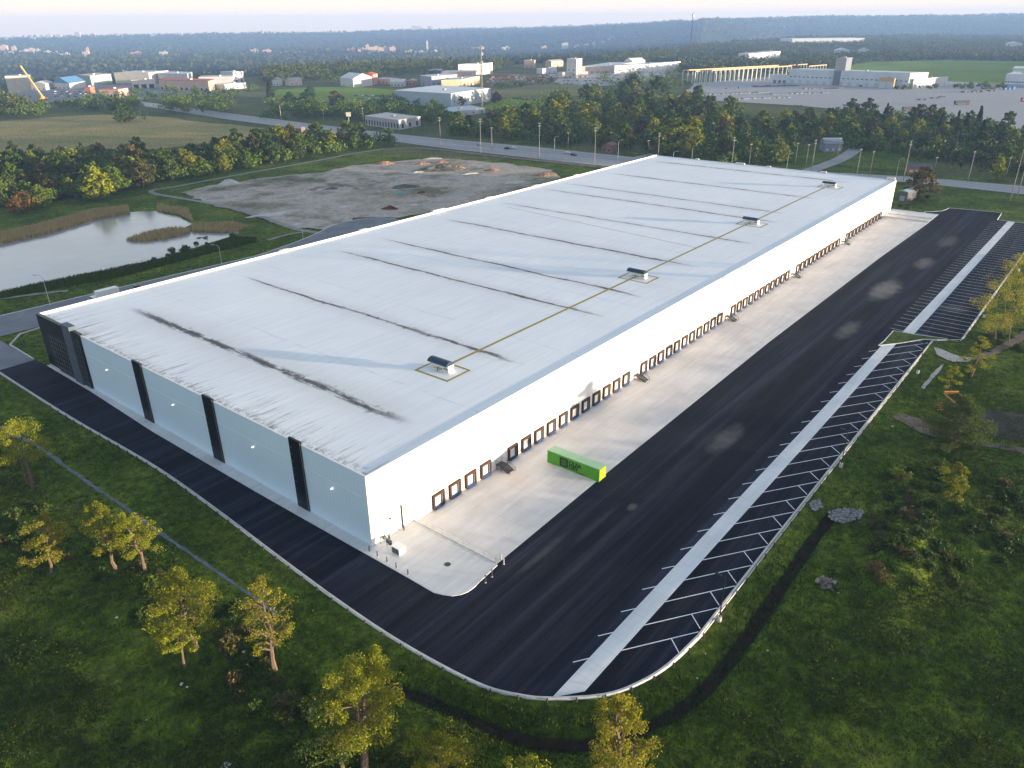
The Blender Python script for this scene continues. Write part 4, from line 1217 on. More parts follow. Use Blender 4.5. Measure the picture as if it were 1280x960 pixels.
# broken stone laid at the culvert ends
rsn = np.random.RandomState(4)
for reg, n in (([(1036, 640), (1050, 635), (1079, 638), (1076, 649), (1052, 654), (1036, 648)], 420), ([(1012, 628), (1024, 624), (1028, 634), (1016, 640)], 130)):
    P = [at(*q)[:2] for q in reg]; lo = np.min(P, 0); hi = np.max(P, 0); mb = MB(); got = 0
    while got < n:
        x, y = rsn.uniform(lo[0], hi[0]), rsn.uniform(lo[1], hi[1])
        if not inside(P, np.array([x]), np.array([y]))[0]: continue
        got += 1; s = rsn.uniform(.12, .34); z = .02; a = rsn.rand() * 6
        c = [(x + s * math.cos(a + k * 1.57) * rsn.uniform(.7, 1.2), y + s * math.sin(a + k * 1.57) * rsn.uniform(.7, 1.2)) for k in range(4)]
        t = (x + rsn.normal() * .05, y + rsn.normal() * .05, z + s * rsn.uniform(.6, 1.2))
        for k in range(4): mb.face([(*c[k], z), (*c[(k + 1) % 4], z), t])
    tag(mb.build('riprap', M['riprap']), kind='stuff')
# white board on the ground at the lower edge
p = at(281, 957)
o = empty('white_board', (p[0], p[1], gz1(p[0], p[1])), R(20), 'white board sign lying in the grass at the bottom edge', 'sign board')
mb = MB(); mb.box(-.7, .7, -.45, .45, .15, .2); mb.build('panel', M['lamp_white'], o)
mb = MB(); mb.box(-.04, .04, -.4, .4, 0, .15); mb.build('batten', M['wood'], o)
mb = MB(); mb.box(-.45, -.1, -.1, .1, .2, .205); mb.box(.1, .45, -.1, .1, .2, .205); mb.build('marking', M['pole_black'], o)
# ------------------------------------------------------------------ trees
def leaves_mesh(name, centers, size, m, rs, flat=.0):
    """many small leaf-sprig faces at the given points, each turned its own way"""
    n = len(centers)
    a = rs.normal(size=(n, 3)); a /= np.linalg.norm(a, axis=1, keepdims=True)
    up = rs.normal(size=(n, 3)); up[:, 2] += flat
    b = np.cross(a, up); b /= np.linalg.norm(b, axis=1, keepdims=True) + 1e-9
    s = size * rs.uniform(.6, 1.4, (n, 1))
    a = a * s; b = b * s * .62
    c = np.asarray(centers)
    co = np.stack([c - a * .5, c + b * .5, c + a * .6, c - b * .5], 1).reshape(-1, 3)
    me = bpy.data.meshes.new(name)
    me.vertices.add(n * 4); me.vertices.foreach_set('co', co.ravel().astype(np.float32))
    me.loops.add(n * 4); me.loops.foreach_set('vertex_index', np.arange(n * 4, dtype=np.int32))
    me.polygons.add(n); me.polygons.foreach_set('loop_start', np.arange(0, n * 4, 4, dtype=np.int32)); me.polygons.foreach_set('loop_total', np.full(n, 4, dtype=np.int32))
    me.materials.append(m); me.update(calc_edges=True)
    return me

def tree_meshes(seed, h, cr, leaf, n, m, base=.28, clumps=18, lean=0.0, trunks=1, sparse=.3, top=1.0, trunk_r=None):
    rs = np.random.RandomState(seed)
    mb = MB()
    tips = []
    tr = trunk_r or h * .022
    for t in range(trunks):
        off = np.array([0, 0.]) if trunks == 1 else rs.uniform(-.25, .25, 2) * cr
        ln = rs.normal(size=2) * .04 * h + np.array([lean, 0]) * h
        pts = []; rad = []
        for k in range(7):
            u = k / 6
            pts.append((off[0] + ln[0] * u + rs.normal() * .012 * h * (k > 0), off[1] + ln[1] * u + rs.normal() * .012 * h * (k > 0), -.25 + u * h * .86))
            rad.append(tr * (1 - .86 * u) * (1.25 if k == 0 else 1))
        mb.tube(pts, rad, 6)
        for k in range(int(clumps / trunks)):
            u = base + (.97 - base) * ((k + rs.rand() * .8) / (clumps / trunks))
            i = min(int(u * 6), 5); f = u * 6 - i
            p = np.array(pts[i]) * (1 - f) + np.array(pts[i + 1]) * f
            an = k * 2.4 + rs.rand() * .8
            # crown outline: widest a third of the way up
            v = (u - base) / (1 - base)
            wid = cr * (math.sin(math.pi * min(1, (.22 + .78 * v)) ** .9) * .95 + .12) * rs.uniform(.55, 1.1) * (1 if v < .9 else top)
            e = p + np.array([math.cos(an) * wid, math.sin(an) * wid, h * rs.uniform(.04, .15)])
            mid = p * .55 + e * .45 + np.array([0, 0, h * .02])
            r0 = max(.02, tr * (1 - .86 * u) * .55)
            mb.tube([p, mid, e], [r0, r0 * .6, r0 * .25], 4, False)
            tips.append((e, wid)); tips.append((p * .35 + e * .65 + rs.normal(size=3) * .08 * cr, wid * .8))
            if rs.rand() < .7:
                e2 = mid + np.array([math.cos(an + 1.0) * wid * .55, math.sin(an + 1.0) * wid * .55, h * .06])
                mb.tube([mid, e2], [r0 * .5, r0 * .2], 4, False); tips.append((e2, wid * .6))
    per = max(3, n // len(tips))
    C = []
    for e, wid in tips:
        k = max(2, int(per * rs.uniform(1 - sparse, 1 + sparse)))
        sz = np.array([.34, .34, .24]) * cr * rs.uniform(.6, 1.1) * (.5 + .5 * min(1, wid / cr))
        d = rs.normal(size=(k, 3)); d /= np.linalg.norm(d, axis=1, keepdims=True)
        C.append(e + d * (rs.rand(k, 1) ** .45) * sz)
    C = np.concatenate(C)
    C[:, 2] = np.maximum(C[:, 2], .15)
    return mb.mesh('trunk', M['bark']), leaves_mesh('crown', C, leaf, m, rs)

def conifer_meshes(seed, h, r, leaf, n, m):
    rs = np.random.RandomState(seed)
    mb = MB(); mb.tube([(0, 0, -.2), (0, 0, h * .5), (0, 0, h * .97)], [h * .022, h * .014, .02], 6)
    u = rs.rand(n) ** .75
    ring = np.floor(u * 11) / 11
    rad = r * (1 - ring * .93) * (rs.rand(n) ** .5) * (.85 + .3 * rs.rand(n))
    an = rs.rand(n) * 6.283
    z = h * (.06 + .92 * u) - rad * .22
    C = np.stack([rad * np.cos(an), rad * np.sin(an), np.maximum(z, .1)], 1)
    return mb.mesh('trunk', M['bark']), leaves_mesh('crown', C, leaf, m, rs, .5)

def bush_mesh(seed, r, h, leaf, n, m, name='foliage'):
    rs = np.random.RandomState(seed)
    C = []
    for k in range(9):
        a = rs.rand() * 6.283; q = rs.rand() ** .6 * r * .65
        c = np.array([q * math.cos(a), q * math.sin(a), h * rs.uniform(.25, .62)])
        d = rs.normal(size=(n // 9, 3)); d /= np.linalg.norm(d, axis=1, keepdims=True)
        C.append(c + d * (rs.rand(n // 9, 1) ** .4) * np.array([r * .5, r * .5, h * .42]))
    C = np.concatenate(C); C[:, 2] = np.abs(C[:, 2]) + .03
    return leaves_mesh(name, C, leaf, m, rs)

def plant_tree(meshes, x, y, label, cat='tree', group=None, s=1.0, rz=0.0, name='leafy_tree', sz=None, parts=('trunk', 'crown'), z=None):
    root = empty(name, (x, y, gz1(x, y) if z is None else z), rz, label, cat, group)
    root.scale = (s, s, s if sz is None else sz)
    for nm, me in zip(parts, meshes): add_obj(nm, me, root)
    return root

def at_h(px, py, px_h):
    """ground point and the height in metres of something px_h pixels tall there"""
    p = at(px, py)
    return p[0], p[1], px_h * dist_of(p) / FPX

# the trees nearest the camera, one by one
FG = [((38, 607), 74, 5.2, 'leaf_yellow', 3000, dict(trunks=2, clumps=22, base=.38), 'yellow green tree with two bent trunks beside the gravelly ditch'),
      ((-6, 604), 52, 3.6, 'leaf_green', 1600, dict(clumps=14), 'green tree cut by the left edge of the picture'),
      ((63, 714), 64, 3.6, 'leaf_gold', 1500, dict(clumps=15, base=.25, lean=.05), 'bronze gold tree with one short leaning trunk in the left field'),
      ((146, 711), 82, 3.4, 'leaf_yellow', 1900, dict(clumps=17, base=.30), 'yellow green tree, left one of the touching pair near the ditch'),
      ((181, 712), 76, 3.3, 'leaf_yellow', 1800, dict(clumps=16, base=.30, lean=-.05), 'yellow green tree, right one of the touching pair near the ditch'),
      ((246, 812), 104, 4.6, 'leaf_yellow', 3000, dict(clumps=22, base=.36, lean=-.06), 'broad yellow green tree with a thick orange lit trunk'),
      ((231, 831), 66, 2.6, 'leaf_yellow', 1100, dict(clumps=11, base=.40, lean=-.10), 'slim small tree leaning in front of the broad yellow green tree'),
      ((343, 836), 124, 3.2, 'leaf_gold', 900, dict(clumps=24, base=.25, top=.5), 'tall sparse pale tree with bare twigs showing'),
      ((456, 958), 158, 4.6, 'leaf_yellow', 4200, dict(clumps=26, base=.36, trunks=2, lean=.02), 'largest bright yellow green tree at the bottom of the picture'),
      ((432, 975), 110, 3.6, 'leaf_green', 1700, dict(clumps=15, base=.30), 'darker green tree crowded against the largest yellow green tree'),
      ((548, 985), 78, 4.6, 'leaf_yellow', 2000, dict(clumps=17, base=.12), 'low spreading yellow green tree cut by the bottom edge'),
      ((772, 1012), 172, 3.4, 'leaf_gold', 2700, dict(clumps=24, base=.16, top=.5), 'tall narrow golden tree standing before the tip of the dolly strip'),
      ((650, 990), 52, 2.6, 'leaf_yellow', 900, dict(clumps=10, base=.1), 'short yellow shrub like tree peeping over the bottom edge'),
      ((1252, 428), 92, 7.2, 'leaf_gold', 3600, dict(clumps=26, base=.12, trunks=2, trunk_r=.14), 'wide golden tree at the right edge beside the far parking bays'),
      ((1285, 412), 84, 5.0, 'leaf_gold', 1500, dict(clumps=14, base=.12, trunk_r=.12), 'golden tree half hidden behind the wide golden tree'),
      ((1196, 557), 50, 5.6, 'leaf_dark', 5200, dict(clumps=34, base=.0, trunks=3, sparse=.2), 'round dark green bushy tree between the dirt track and the timber'),
      ((1214, 470), 46, 3.4, 'leaf_yellow', 700, dict(clumps=12, base=.1), 'thin yellow sapling behind the timber frame'),
      ((1186, 484), 26, 2.2, 'leaf_yellow', 500, dict(clumps=10, base=.05), 'small yellow sapling left of the timber frame'),
      ((1190, 616), 34, 2.6, 'leaf_yellow', 900, dict(clumps=12, base=.05), 'bright yellow shrub tree in the right field'),
      ((1188, 632), 20, 1.8, 'leaf_yellow', 500, dict(clumps=9, base=.05), 'small bright yellow shrub in front of the bright yellow shrub tree'),
      ((1172, 594), 22, 2.2, 'leaf_green', 700, dict(clumps=9, base=.05), 'small green shrub below the round dark bushy tree'),
      ((1122, 600), 18, 2.2, 'leaf_green', 600, dict(clumps=9, base=.05), 'low green shrub left of the bright yellow shrub tree')]
for i, (q, ph, cr, lm, n, kw, lb) in enumerate(FG):
    x, y, h = at_h(*q, ph)
    h *= 1.14; cr *= 1.02; kw['clumps'] = int(kw['clumps'] * 1.3); kw.setdefault('sparse', .65)
    ms = tree_meshes(100 + i, h, cr, .21 if ph > 60 else .26, int(n * 4.0), M[lm], **kw)
    plant_tree(ms, x, y, lb, 'shrub' if 'shrub ' in lb or 'shrub' == lb[-5:] else 'tree', None, name='young_tree')

# tree stock for the woods
STOCK = {}
for kind, lm, n in (('green', 'leaf_green', 5), ('dark', 'leaf_dark', 3), ('yellow', 'leaf_yellow', 3), ('bronze', 'leaf_bronze', 3)):
    STOCK[kind] = [tree_meshes(300 + 17 * k + len(kind), 10, 4.0, .72, 1700, M[lm], base=.06, clumps=22, sparse=.3, trunk_r=.2) for k in range(n)]
STOCK['pine'] = [conifer_meshes(500 + k, 10, 2.6, .8, 900, M['needle']) for k in range(3)]
STOCK['russet'] = [tree_meshes(620 + k, 10, 4.6, .9, 900, M['leaf_russet'], base=.05, clumps=22) for k in range(2)]
LABELS = {}
WRAND = random.Random(11)
def stock_tree(kind, x, y, h, label, group, wid=1.0, cat='tree', z=None):
    me = WRAND.choice(STOCK[kind])
    s = h / 10.0
    nm = {'pine': 'conifer_tree', 'russet': 'russet_tree'}.get(kind, 'leafy_tree')
    return plant_tree(me, x, y, label, cat, group, s * wid, WRAND.uniform(0, 6.28), nm, s, z=z)
def wood(poly, n, hpx, mixk, place, group, seed, mind=12):
    """scatter trees over a ground region seen in the photograph; hpx is the height in photograph pixels"""
    rnd = random.Random(seed)
    P = [at(*q)[:2] for q in poly]
    xs = [p[0] for p in P]; ys = [p[1] for p in P]
    pts = []; tries = 0
    pool = [k for k, c in mixk for _ in range(c)]
    while len(pts) < n and tries < n * 200:
        tries += 1
        # even in the picture, so that near trees are not crowded out
        px = rnd.uniform(min(q[0] for q in poly), max(q[0] for q in poly)); py = rnd.uniform(min(q[1] for q in poly), max(q[1] for q in poly))
        p = at(px, py)
        if not inside(P, np.array([p[0]]), np.array([p[1]]))[0]: continue
        if any((p[0] - a) ** 2 + (p[1] - b) ** 2 < mind ** 2 for a, b in pts): continue
        pts.append((p[0], p[1]))
        h = hpx * rnd.uniform(.75, 1.25) * dist_of(p) / FPX
        k = rnd.choice(pool)
        if k == 'pine': h *= 1.1
        stock_tree(k, p[0], p[1], h, {'green': 'green leafy tree', 'dark': 'dark green tree', 'yellow': 'yellow green tree', 'bronze': 'bronze brown spring tree', 'pine': 'dark pointed conifer', 'russet': 'russet tree'}[k] + ' ' + place, group + ', ' + k, rnd.uniform(.85, 1.2) * (.8 if k == 'pine' else 1))
    return len(pts)
CNT = 0
CNT += wood([(-20, 262), (0, 268), (60, 262), (110, 250), (160, 240), (195, 232), (190, 215), (120, 212), (0, 222), (-20, 225)], 36, 27, [('green', 5), ('yellow', 2), ('dark', 2), ('bronze', 2)], 'in the thicket above the pond', 'trees in the thicket above the pond', 1, 9)
CNT += wood([(190, 232), (245, 224), (300, 212), (380, 199), (490, 181), (485, 174), (380, 182), (280, 192), (200, 208)], 50, 25, [('green', 5), ('yellow', 3), ('dark', 3), ('bronze', 2)], 'in the belt beside the gravel path', 'trees in the belt beside the gravel path', 2, 9)
CNT += wood([(0, 208), (60, 205), (120, 205), (180, 200), (180, 190), (60, 196), (0, 200)], 12, 16, [('green', 4), ('dark', 4), ('bronze', 2)], 'scattered behind the pond thicket', 'trees scattered behind the pond thicket', 3, 10)
WOODS = [(560, 171), (640, 177), (700, 182), (770, 186), (800, 192), (860, 201), (905, 207), (960, 204), (985, 206), (1000, 180), (960, 168), (930, 156), (905, 142), (850, 130), (820, 122), (800, 120), (740, 124), (700, 136), (660, 150), (600, 160), (560, 166)]
CNT += wood(WOODS, 108, 23, [('green', 8), ('yellow', 3), ('dark', 3), ('bronze', 1)], 'in the wood across the highway', 'trees in the wood across the highway', 4, 13)
CNT += wood([(960, 176), (1040, 178), (1120, 190), (1200, 200), (1300, 215), (1300, 190), (1300, 176), (1240, 164), (1150, 152), (1060, 148), (990, 152)], 84, 19, [('green', 6), ('dark', 5), ('yellow', 2), ('bronze', 1), ('pine', 2)], 'between the highway houses and the gravel yard', 'trees between the houses and the gravel yard', 5, 12)
# single trees that stand out
for q, ph, k, lb, wd in (((28, 266), 24, 'russet', 'russet orange tree by the near end of the pond thicket', 1.3), ((124, 250), 38, 'yellow', 'bright tree with a white trunk leaning over the pond bank', 1.0), ((156, 152), 20, 'dark', 'dark clump tree left of the tan meadow', 1.6),
                         ((842, 192), 42, 'green', 'large round green tree by the far roof corner', 1.5), ((861, 191), 44, 'yellow', 'bright lime tree right of the large round tree', .9), ((1148, 246), 36, 'bronze', 'brown twiggy tree beside the small blue grey shed', 1.2),
                         ((1245, 225), 26, 'yellow', 'lone yellow sapling across the highway on the right', .7), ((385, 131), 17, 'dark', 'round dark tree on the lawn left of the car park', 1.5), ((362, 128), 12, 'dark', 'small round dark tree on the lawn', 1.4), ((420, 130), 16, 'bronze', 'dark reddish tree by the parked cars', 1.4),
                         ((388, 117), 9, 'dark', 'tiny round dark tree alone on the bright lawn', 1.3), ((338, 122), 18, 'pine', 'dark conifer beside the bright lawn', 1.2), ((620, 129), 14, 'bronze', 'leafy tree against the lit end of the large shed', 1.2), ((575, 132), 13, 'bronze', 'bronze tree before the large shed corner', 1.2),
                         ((543, 100), 12, 'dark', 'dark purple tree behind the red ended shed', 1.3), ((470, 97), 12, 'dark', 'dark tree left of the red ended shed', 1.4), ((365, 186), 30, 'bronze', 'bronze tree close to the highway bend', .9)):
    x, y, h = at_h(*q, ph)
    stock_tree(k, x, y, h, lb, None, wd)
# smaller tree masses round the plaza, the parking and along the highway
def tree_mass(name, regions, seed, more=1.0):
    rs = np.random.RandomState(seed); C = []
    for poly, n, hpx in regions:
        P = [at(*q)[:2] for q in poly]; got = 0
        while got < n * more:
            px = rs.uniform(min(q[0] for q in poly), max(q[0] for q in poly)); py = rs.uniform(min(q[1] for q in poly), max(q[1] for q in poly))
            p = at(px, py)
            if not inside(P, np.array([p[0]]), np.array([p[1]]))[0]: continue
            got += 1; h = hpx * rs.uniform(.55, 1.25) * dist_of(p) / FPX; z = gz1(p[0], p[1])
            for k in range(9):
                c = np.array([p[0], p[1], z]) + rs.normal(size=3) * h * np.array([.24, .24, .0]) + np.array([0, 0, h * rs.uniform(.25, .8)])
                d = rs.normal(size=(16, 3)); d /= np.linalg.norm(d, axis=1, keepdims=True)
                C.append(c + d * rs.rand(16, 1) ** .4 * h * .22)
    C = np.concatenate(C); C[:, 2] = np.maximum(C[:, 2], .1)
    o = add_obj(name, leaves_mesh(name, C, 1.5, M['mass_leaf'], rs, .3)); tag(o, kind='stuff')
tree_mass('roadside_woods', [([(60, 140), (180, 139), (190, 133), (100, 132), (70, 134)], 22, 13), ([(205, 140), (295, 146), (300, 138), (215, 130)], 25, 17), ([(330, 150), (440, 152), (560, 160), (575, 150), (540, 138), (430, 138), (340, 136)], 56, 15), ([(620, 150), (660, 142), (690, 130), (720, 124), (690, 140), (650, 160), (620, 165)], 16, 22), ([(742, 104), (850, 96), (860, 110), (830, 118), (800, 112), (760, 116)], 33, 15), ([(60, 128), (170, 130), (300, 120), (330, 112), (200, 116)], 40, 8), ([(330, 136), (420, 134), (500, 128), (560, 134), (560, 160), (440, 152), (340, 148)], 70, 11), ([(0, 150), (60, 146), (60, 134), (0, 134)], 22, 12), ([(610, 116), (640, 110), (700, 104), (690, 100), (620, 108)], 14, 7), ([(1060, 112), (1260, 112), (1260, 107), (1180, 108)], 16, 6), ([(330, 104), (430, 102), (520, 96), (640, 90), (640, 84), (330, 92)], 90, 11)], 61, 1.5)
tree_mass('undergrowth', [([(-20, 258), (60, 256), (190, 232), (200, 212), (0, 215)], 150, 13), ([(190, 230), (300, 211), (490, 181), (485, 174), (300, 188), (195, 210)], 190, 12),
                          (WOODS, 420, 13), ([(960, 180), (1060, 186), (1200, 204), (1300, 220), (1300, 176), (1240, 160), (1150, 150), (1060, 146), (990, 150)], 330, 12), ([(0, 210), (180, 202), (180, 188), (0, 198)], 60, 8)], 62)

# shrubs round the edges, reeds and rough growth
BUSH = [bush_mesh(700 + k, 1.7, 1.9, .42, 420, M[('leaf_dark', 'weed', 'leaf_dark', 'leaf_bronze')[k]]) for k in range(4)]
brnd = random.Random(21)
def shrub(x, y, s, label, group, k=None):
    root = empty('shrub', (x, y, gz1(x, y) - .1), brnd.uniform(0, 6), label, 'shrub', group); root.scale = (s, s, s * brnd.uniform(.7, 1.1))
    add_obj('foliage', BUSH[brnd.randrange(4)] if k is None else BUSH[k], root)
for reg, n, s, place, grp in (([(60, 660), (180, 690), (330, 780), (420, 860), (440, 950), (360, 950), (300, 880), (210, 790), (100, 740)], 60, .8, 'in the weedy strip between the young trees', 'shrubs among the young trees'),
                              ([(0, 612), (60, 640), (50, 700), (0, 690)], 12, .8, 'near the left edge under the young trees', 'shrubs at the left edge'),
                              ([(1080, 640), (1280, 600), (1280, 690), (1220, 740), (1160, 760), (1090, 740)], 78, .8, 'on the rough ground round the soil mound', 'shrubs round the soil mound'),
                              ([(1090, 590), (1165, 560), (1190, 600), (1180, 640), (1110, 650)], 20, .8, 'under the dark bushy tree on the right', 'shrubs below the dark bushy tree'),
                              ([(1200, 420), (1240, 405), (1280, 395), (1280, 440), (1220, 440)], 14, .9, 'beside the gold tree', 'shrubs beside the gold tree'),
                              ([(235, 296), (300, 285), (330, 285), (300, 300), (200, 325), (150, 340)], 22, .8, 'along the near bank of the pond', 'shrubs along the pond bank'),
                              ([(1105, 268), (1135, 250), (1160, 246), (1150, 262), (1130, 262)], 8, 1.0, 'round the small blue grey shed', 'shrubs round the small shed')):
    P = [at(*q)[:2] for q in reg]; c = 0; tries = 0
    while c < n and tries < 9000:
        tries += 1
        p = at(brnd.uniform(min(q[0] for q in reg), max(q[0] for q in reg)), brnd.uniform(min(q[1] for q in reg), max(q[1] for q in reg)))
        if not inside(P, np.array([p[0]]), np.array([p[1]]))[0]: continue
        shrub(p[0], p[1], s * brnd.uniform(.5, 1.5), 'low green shrub ' + place, grp); c += 1

def blades(name, x, y, z, h, w, m, seed, lean=.35):
    """tufts: three-cornered blades standing on the ground"""
    rs = np.random.RandomState(seed)
    n = len(x)
    an = rs.rand(n) * 6.283; ln = rs.normal(size=(n, 2)) * lean
    dx = np.cos(an) * w; dy = np.sin(an) * w
    b0 = np.stack([x - dx, y - dy, z - .1], 1); b1 = np.stack([x + dx, y + dy, z - .1], 1)
    t = np.stack([x + ln[:, 0] * h, y + ln[:, 1] * h, z + h], 1)
    co = np.stack([b0, b1, t], 1).reshape(-1, 3)
    me = bpy.data.meshes.new(name)
    me.vertices.add(n * 3); me.vertices.foreach_set('co', co.ravel().astype(np.float32))
    me.loops.add(n * 3); me.loops.foreach_set('vertex_index', np.arange(n * 3, dtype=np.int32))
    me.polygons.add(n); me.polygons.foreach_set('loop_start', np.arange(0, n * 3, 3, dtype=np.int32)); me.polygons.foreach_set('loop_total', np.full(n, 3, dtype=np.int32))
    me.materials.append(m); me.update(calc_edges=True)
    return me
def scatter(n, seed, rmin=92, rmax=330, half=62):
    rs = np.random.RandomState(seed)
    r = rmin * (rmax / rmin) ** (rs.rand(n) ** 1.0)
    a = R(1) * np.where(r < 120, half, 43) * (rs.rand(n) * 2 - 1) + HEAD
    return cam_xy[0] + r * np.cos(a), cam_xy[1] + r * np.sin(a), r
KEEP_OFF = [(LOT, 1.0)]
def open_ground(x, y):
    ok = ~inside(LOT, x, y) & (seg_dist(KERB1, x, y) > 1.2) & (seg_dist(BROOK, x, y) > .7)
    ok &= ~((x > -1) & (x < 322) & (y > 0) & (y < 125)) & ~inside(STREET, x, y) & ~inside(POND, x, y) & ~inside(SITE, x, y)
    ok &= seg_dist([(-10.4, 131), (-10.4, 178)], x, y) > 2
    return ok
gx, gy, gr = scatter(460000, 5, 52)
ok = open_ground(gx, gy)
dens = vnoise(gx / 5, gy / 5) * .6 + vnoise(gx / 17 + 5, gy / 17) * .6
keep = ok & (np.random.RandomState(9).rand(len(gx)) < .25 + dens)
gx, gy, gr = gx[keep], gy[keep], gr[keep]
dens = dens[keep]
gh = (.16 + .42 * np.random.RandomState(2).rand(len(gx)) * dens) * np.where(seg_dist(DITCH, gx, gy) < 3.5, 1.3, 1)
gw = .05 + .08 * np.random.RandomState(4).rand(len(gx)) + gr * .00025
o = add_obj('grass', blades('grass', gx, gy, gz(gx, gy), gh, gw, M['grass_blade'], 6)); tag(o, kind='stuff')
# weeds: low leafy clumps in patches
wx, wy, wr = scatter(240000, 15, 52, 300)
pt = vnoise(wx / 8 + 31, wy / 8 + 7) * .65 + vnoise(wx / 2.6, wy / 2.6) * .35
edge = sstep(-20, -34, wx + 8 * (vnoise(wx / 6, wy / 6) - .5)) + sstep(-56, -68, wy + 8 * (vnoise(wx / 6, wy / 6) - .5)) * (wx > -30)
fade = np.clip(edge, 0, 1) * sstep(300, 170, wr)
inb = open_ground(wx, wy) & (pt > .47) & (np.random.RandomState(19).rand(len(wx)) < fade) & (seg_dist(DITCH, wx, wy) > 2.4)
wx, wy = wx[inb], wy[inb]
rsw = np.random.RandomState(8)
C = np.stack([wx, wy, gz(wx, wy) + .12 + .45 * rsw.rand(len(wx)) * np.clip((pt[inb] - .45) * 5, .3, 1.3)], 1)
C = np.concatenate([C + rsw.normal(size=C.shape) * np.array([.22, .22, .08]) for _ in range(4)])
o = add_obj('weeds', leaves_mesh('weeds', C, .24, M['weed'], rsw, .6)); tag(o, kind='stuff')
# reeds on the pond banks
rs2 = np.random.RandomState(77)
RX, RY = [], []
def band(poly, n):
    P = [at(*q)[:2] for q in poly]
    lo = np.min(P, 0); hi = np.max(P, 0); got = 0
    while got < n:
        x = rs2.uniform(lo[0], hi[0], n * 2); y = rs2.uniform(lo[1], hi[1], n * 2)
        k = inside(P, x, y); RX.append(x[k][:n]); RY.append(y[k][:n]); got += k.sum()
band([(-40, 312), (0, 304), (60, 291), (120, 273), (162, 266), (160, 259), (118, 263), (60, 279), (0, 293), (-40, 301)], 15000)
band([(158, 299), (175, 301), (205, 298), (235, 291), (240, 286), (215, 284), (180, 291)], 2500)
band([(240, 289), (290, 290), (310, 284), (290, 278), (240, 281)], 3000)
band([(195, 262), (225, 268), (242, 277), (236, 262), (200, 257)], 1200)
rx = np.concatenate(RX); ry = np.concatenate(RY)
o = add_obj('reeds', blades('reeds', rx, ry, np.maximum(gz(rx, ry), -.5), .9 + 1.1 * rs2.rand(len(rx)), .14 + .1 * rs2.rand(len(rx)), M['reed'], 31, .18)); tag(o, kind='stuff')
# rank grass on the near bank of the pond
bxx, byy = [], []
RX, RY = [], []
band([(0, 364), (50, 353), (100, 343), (150, 334), (200, 324), (240, 313), (290, 296), (320, 296), (320, 302), (240, 322), (150, 346), (60, 362), (0, 374)], 14000)
bx_ = np.concatenate(RX); by_ = np.concatenate(RY)
o = add_obj('bank_grass', blades('bank_grass', bx_, by_, gz(bx_, by_), .3 + .9 * rs2.rand(len(bx_)), .16 + .1 * rs2.rand(len(bx_)), M['grass_blade'], 32, .3)); tag(o, kind='stuff')

# far woods: masses one cannot count
def far_mass(name, poly_rt, n, h, size, seed, dens_scale=60, thr=.0, lpt=14, mfar='far_leaf'):
    """poly_rt: (photo column, near range, far range) samples of a band; trees as leaf clumps"""
    rs = np.random.RandomState(seed)
    px = np.array([p[0] for p in poly_rt], float); r0 = np.array([p[1] for p in poly_rt], float); r1 = np.array([p[2] for p in poly_rt], float)
    c = rs.uniform(px[0], px[-1], n); u = rs.rand(n)
    a0 = np.interp(c, px, r0); a1 = np.interp(c, px, r1)
    r = np.exp(np.log(a0) + u * (np.log(a1) - np.log(a0)))
    an = HEAD - np.arctan((c - 640) * .9037 / FPX)
    x = cam_xy[0] + r * np.cos(an); y = cam_xy[1] + r * np.sin(an)
    k = (vnoise(x / dens_scale, y / dens_scale) * .6 + vnoise(x / (dens_scale * 3.3) + 9, y / (dens_scale * 3.3)) * .5) > thr
    for f in NO_TREES:
        k &= ~inside(f, x, y)
    x, y, r = x[k], y[k], r[k]
    z = gz(x, y)
    hh = h * rs.uniform(.6, 1.3, len(x))
    C = []
    for _ in range(lpt):
        d = rs.normal(size=(len(x), 3)); d /= np.linalg.norm(d, axis=1, keepdims=True)
        C.append(np.stack([x, y, z + hh * .52], 1) + d * np.stack([hh * .42, hh * .42, hh * .46], 1) * rs.rand(len(x), 1) ** .4)
    C = np.concatenate(C)
    o = add_obj(name, leaves_mesh(name, C, size, M[mfar], rs, .3)); tag(o, kind='stuff')
NO_TREES = []
def clear(*px): NO_TREES.append([at(*q)[:2] for q in px])
clear((1060, 104), (1180, 112), (1300, 116), (1300, 77), (1180, 75), (1085, 78), (1062, 82))
clear((845, 125), (860, 104), (985, 90), (1180, 100), (1330, 110), (1330, 172), (1180, 152), (1000, 132))
clear((0, 140), (330, 140), (330, 93), (170, 93), (0, 96))
clear((330, 130), (520, 118), (640, 124), (760, 112), (850, 98), (850, 80), (720, 80), (610, 86), (520, 90), (420, 98), (330, 105))
clear((640, 97), (760, 86), (760, 80), (640, 80))
clear((835, 78), (985, 76), (985, 69), (900, 70), (840, 72)); clear((985, 56), (1085, 54), (1080, 49), (985, 51)); clear((1010, 62), (1060, 60), (1100, 60), (1095, 68), (1020, 70))
far_mass('far_woods', [(-300, 950, 1240), (0, 960, 1230), (100, 1080, 1420), (320, 1150, 1530), (500, 1250, 1700), (640, 1300, 1800), (760, 1350, 1960), (850, 1300, 2600)], 11000, 19, 3.0, 41, 40, .30, 16)
far_mass('upland_woods', [(800, 1900, 2100), (850, 1500, 2620), (920, 1450, 3650), (1000, 1500, 4650), (1280, 1500, 5300), (1600, 1500, 5300)], 26000, 13, 4.2, 42, 90, .44, 10)
far_mass('middle_woods', [(-250, 620, 960), (330, 760, 1150), (640, 780, 1150), (860, 620, 900)], 1500, 9, 2.0, 43, 60, .62, 16)
far_mass('right_woods', [(1150, 560, 660), (1280, 520, 640), (1600, 420, 640)], 500, 9, 1.8, 44, 30, .35, 20)
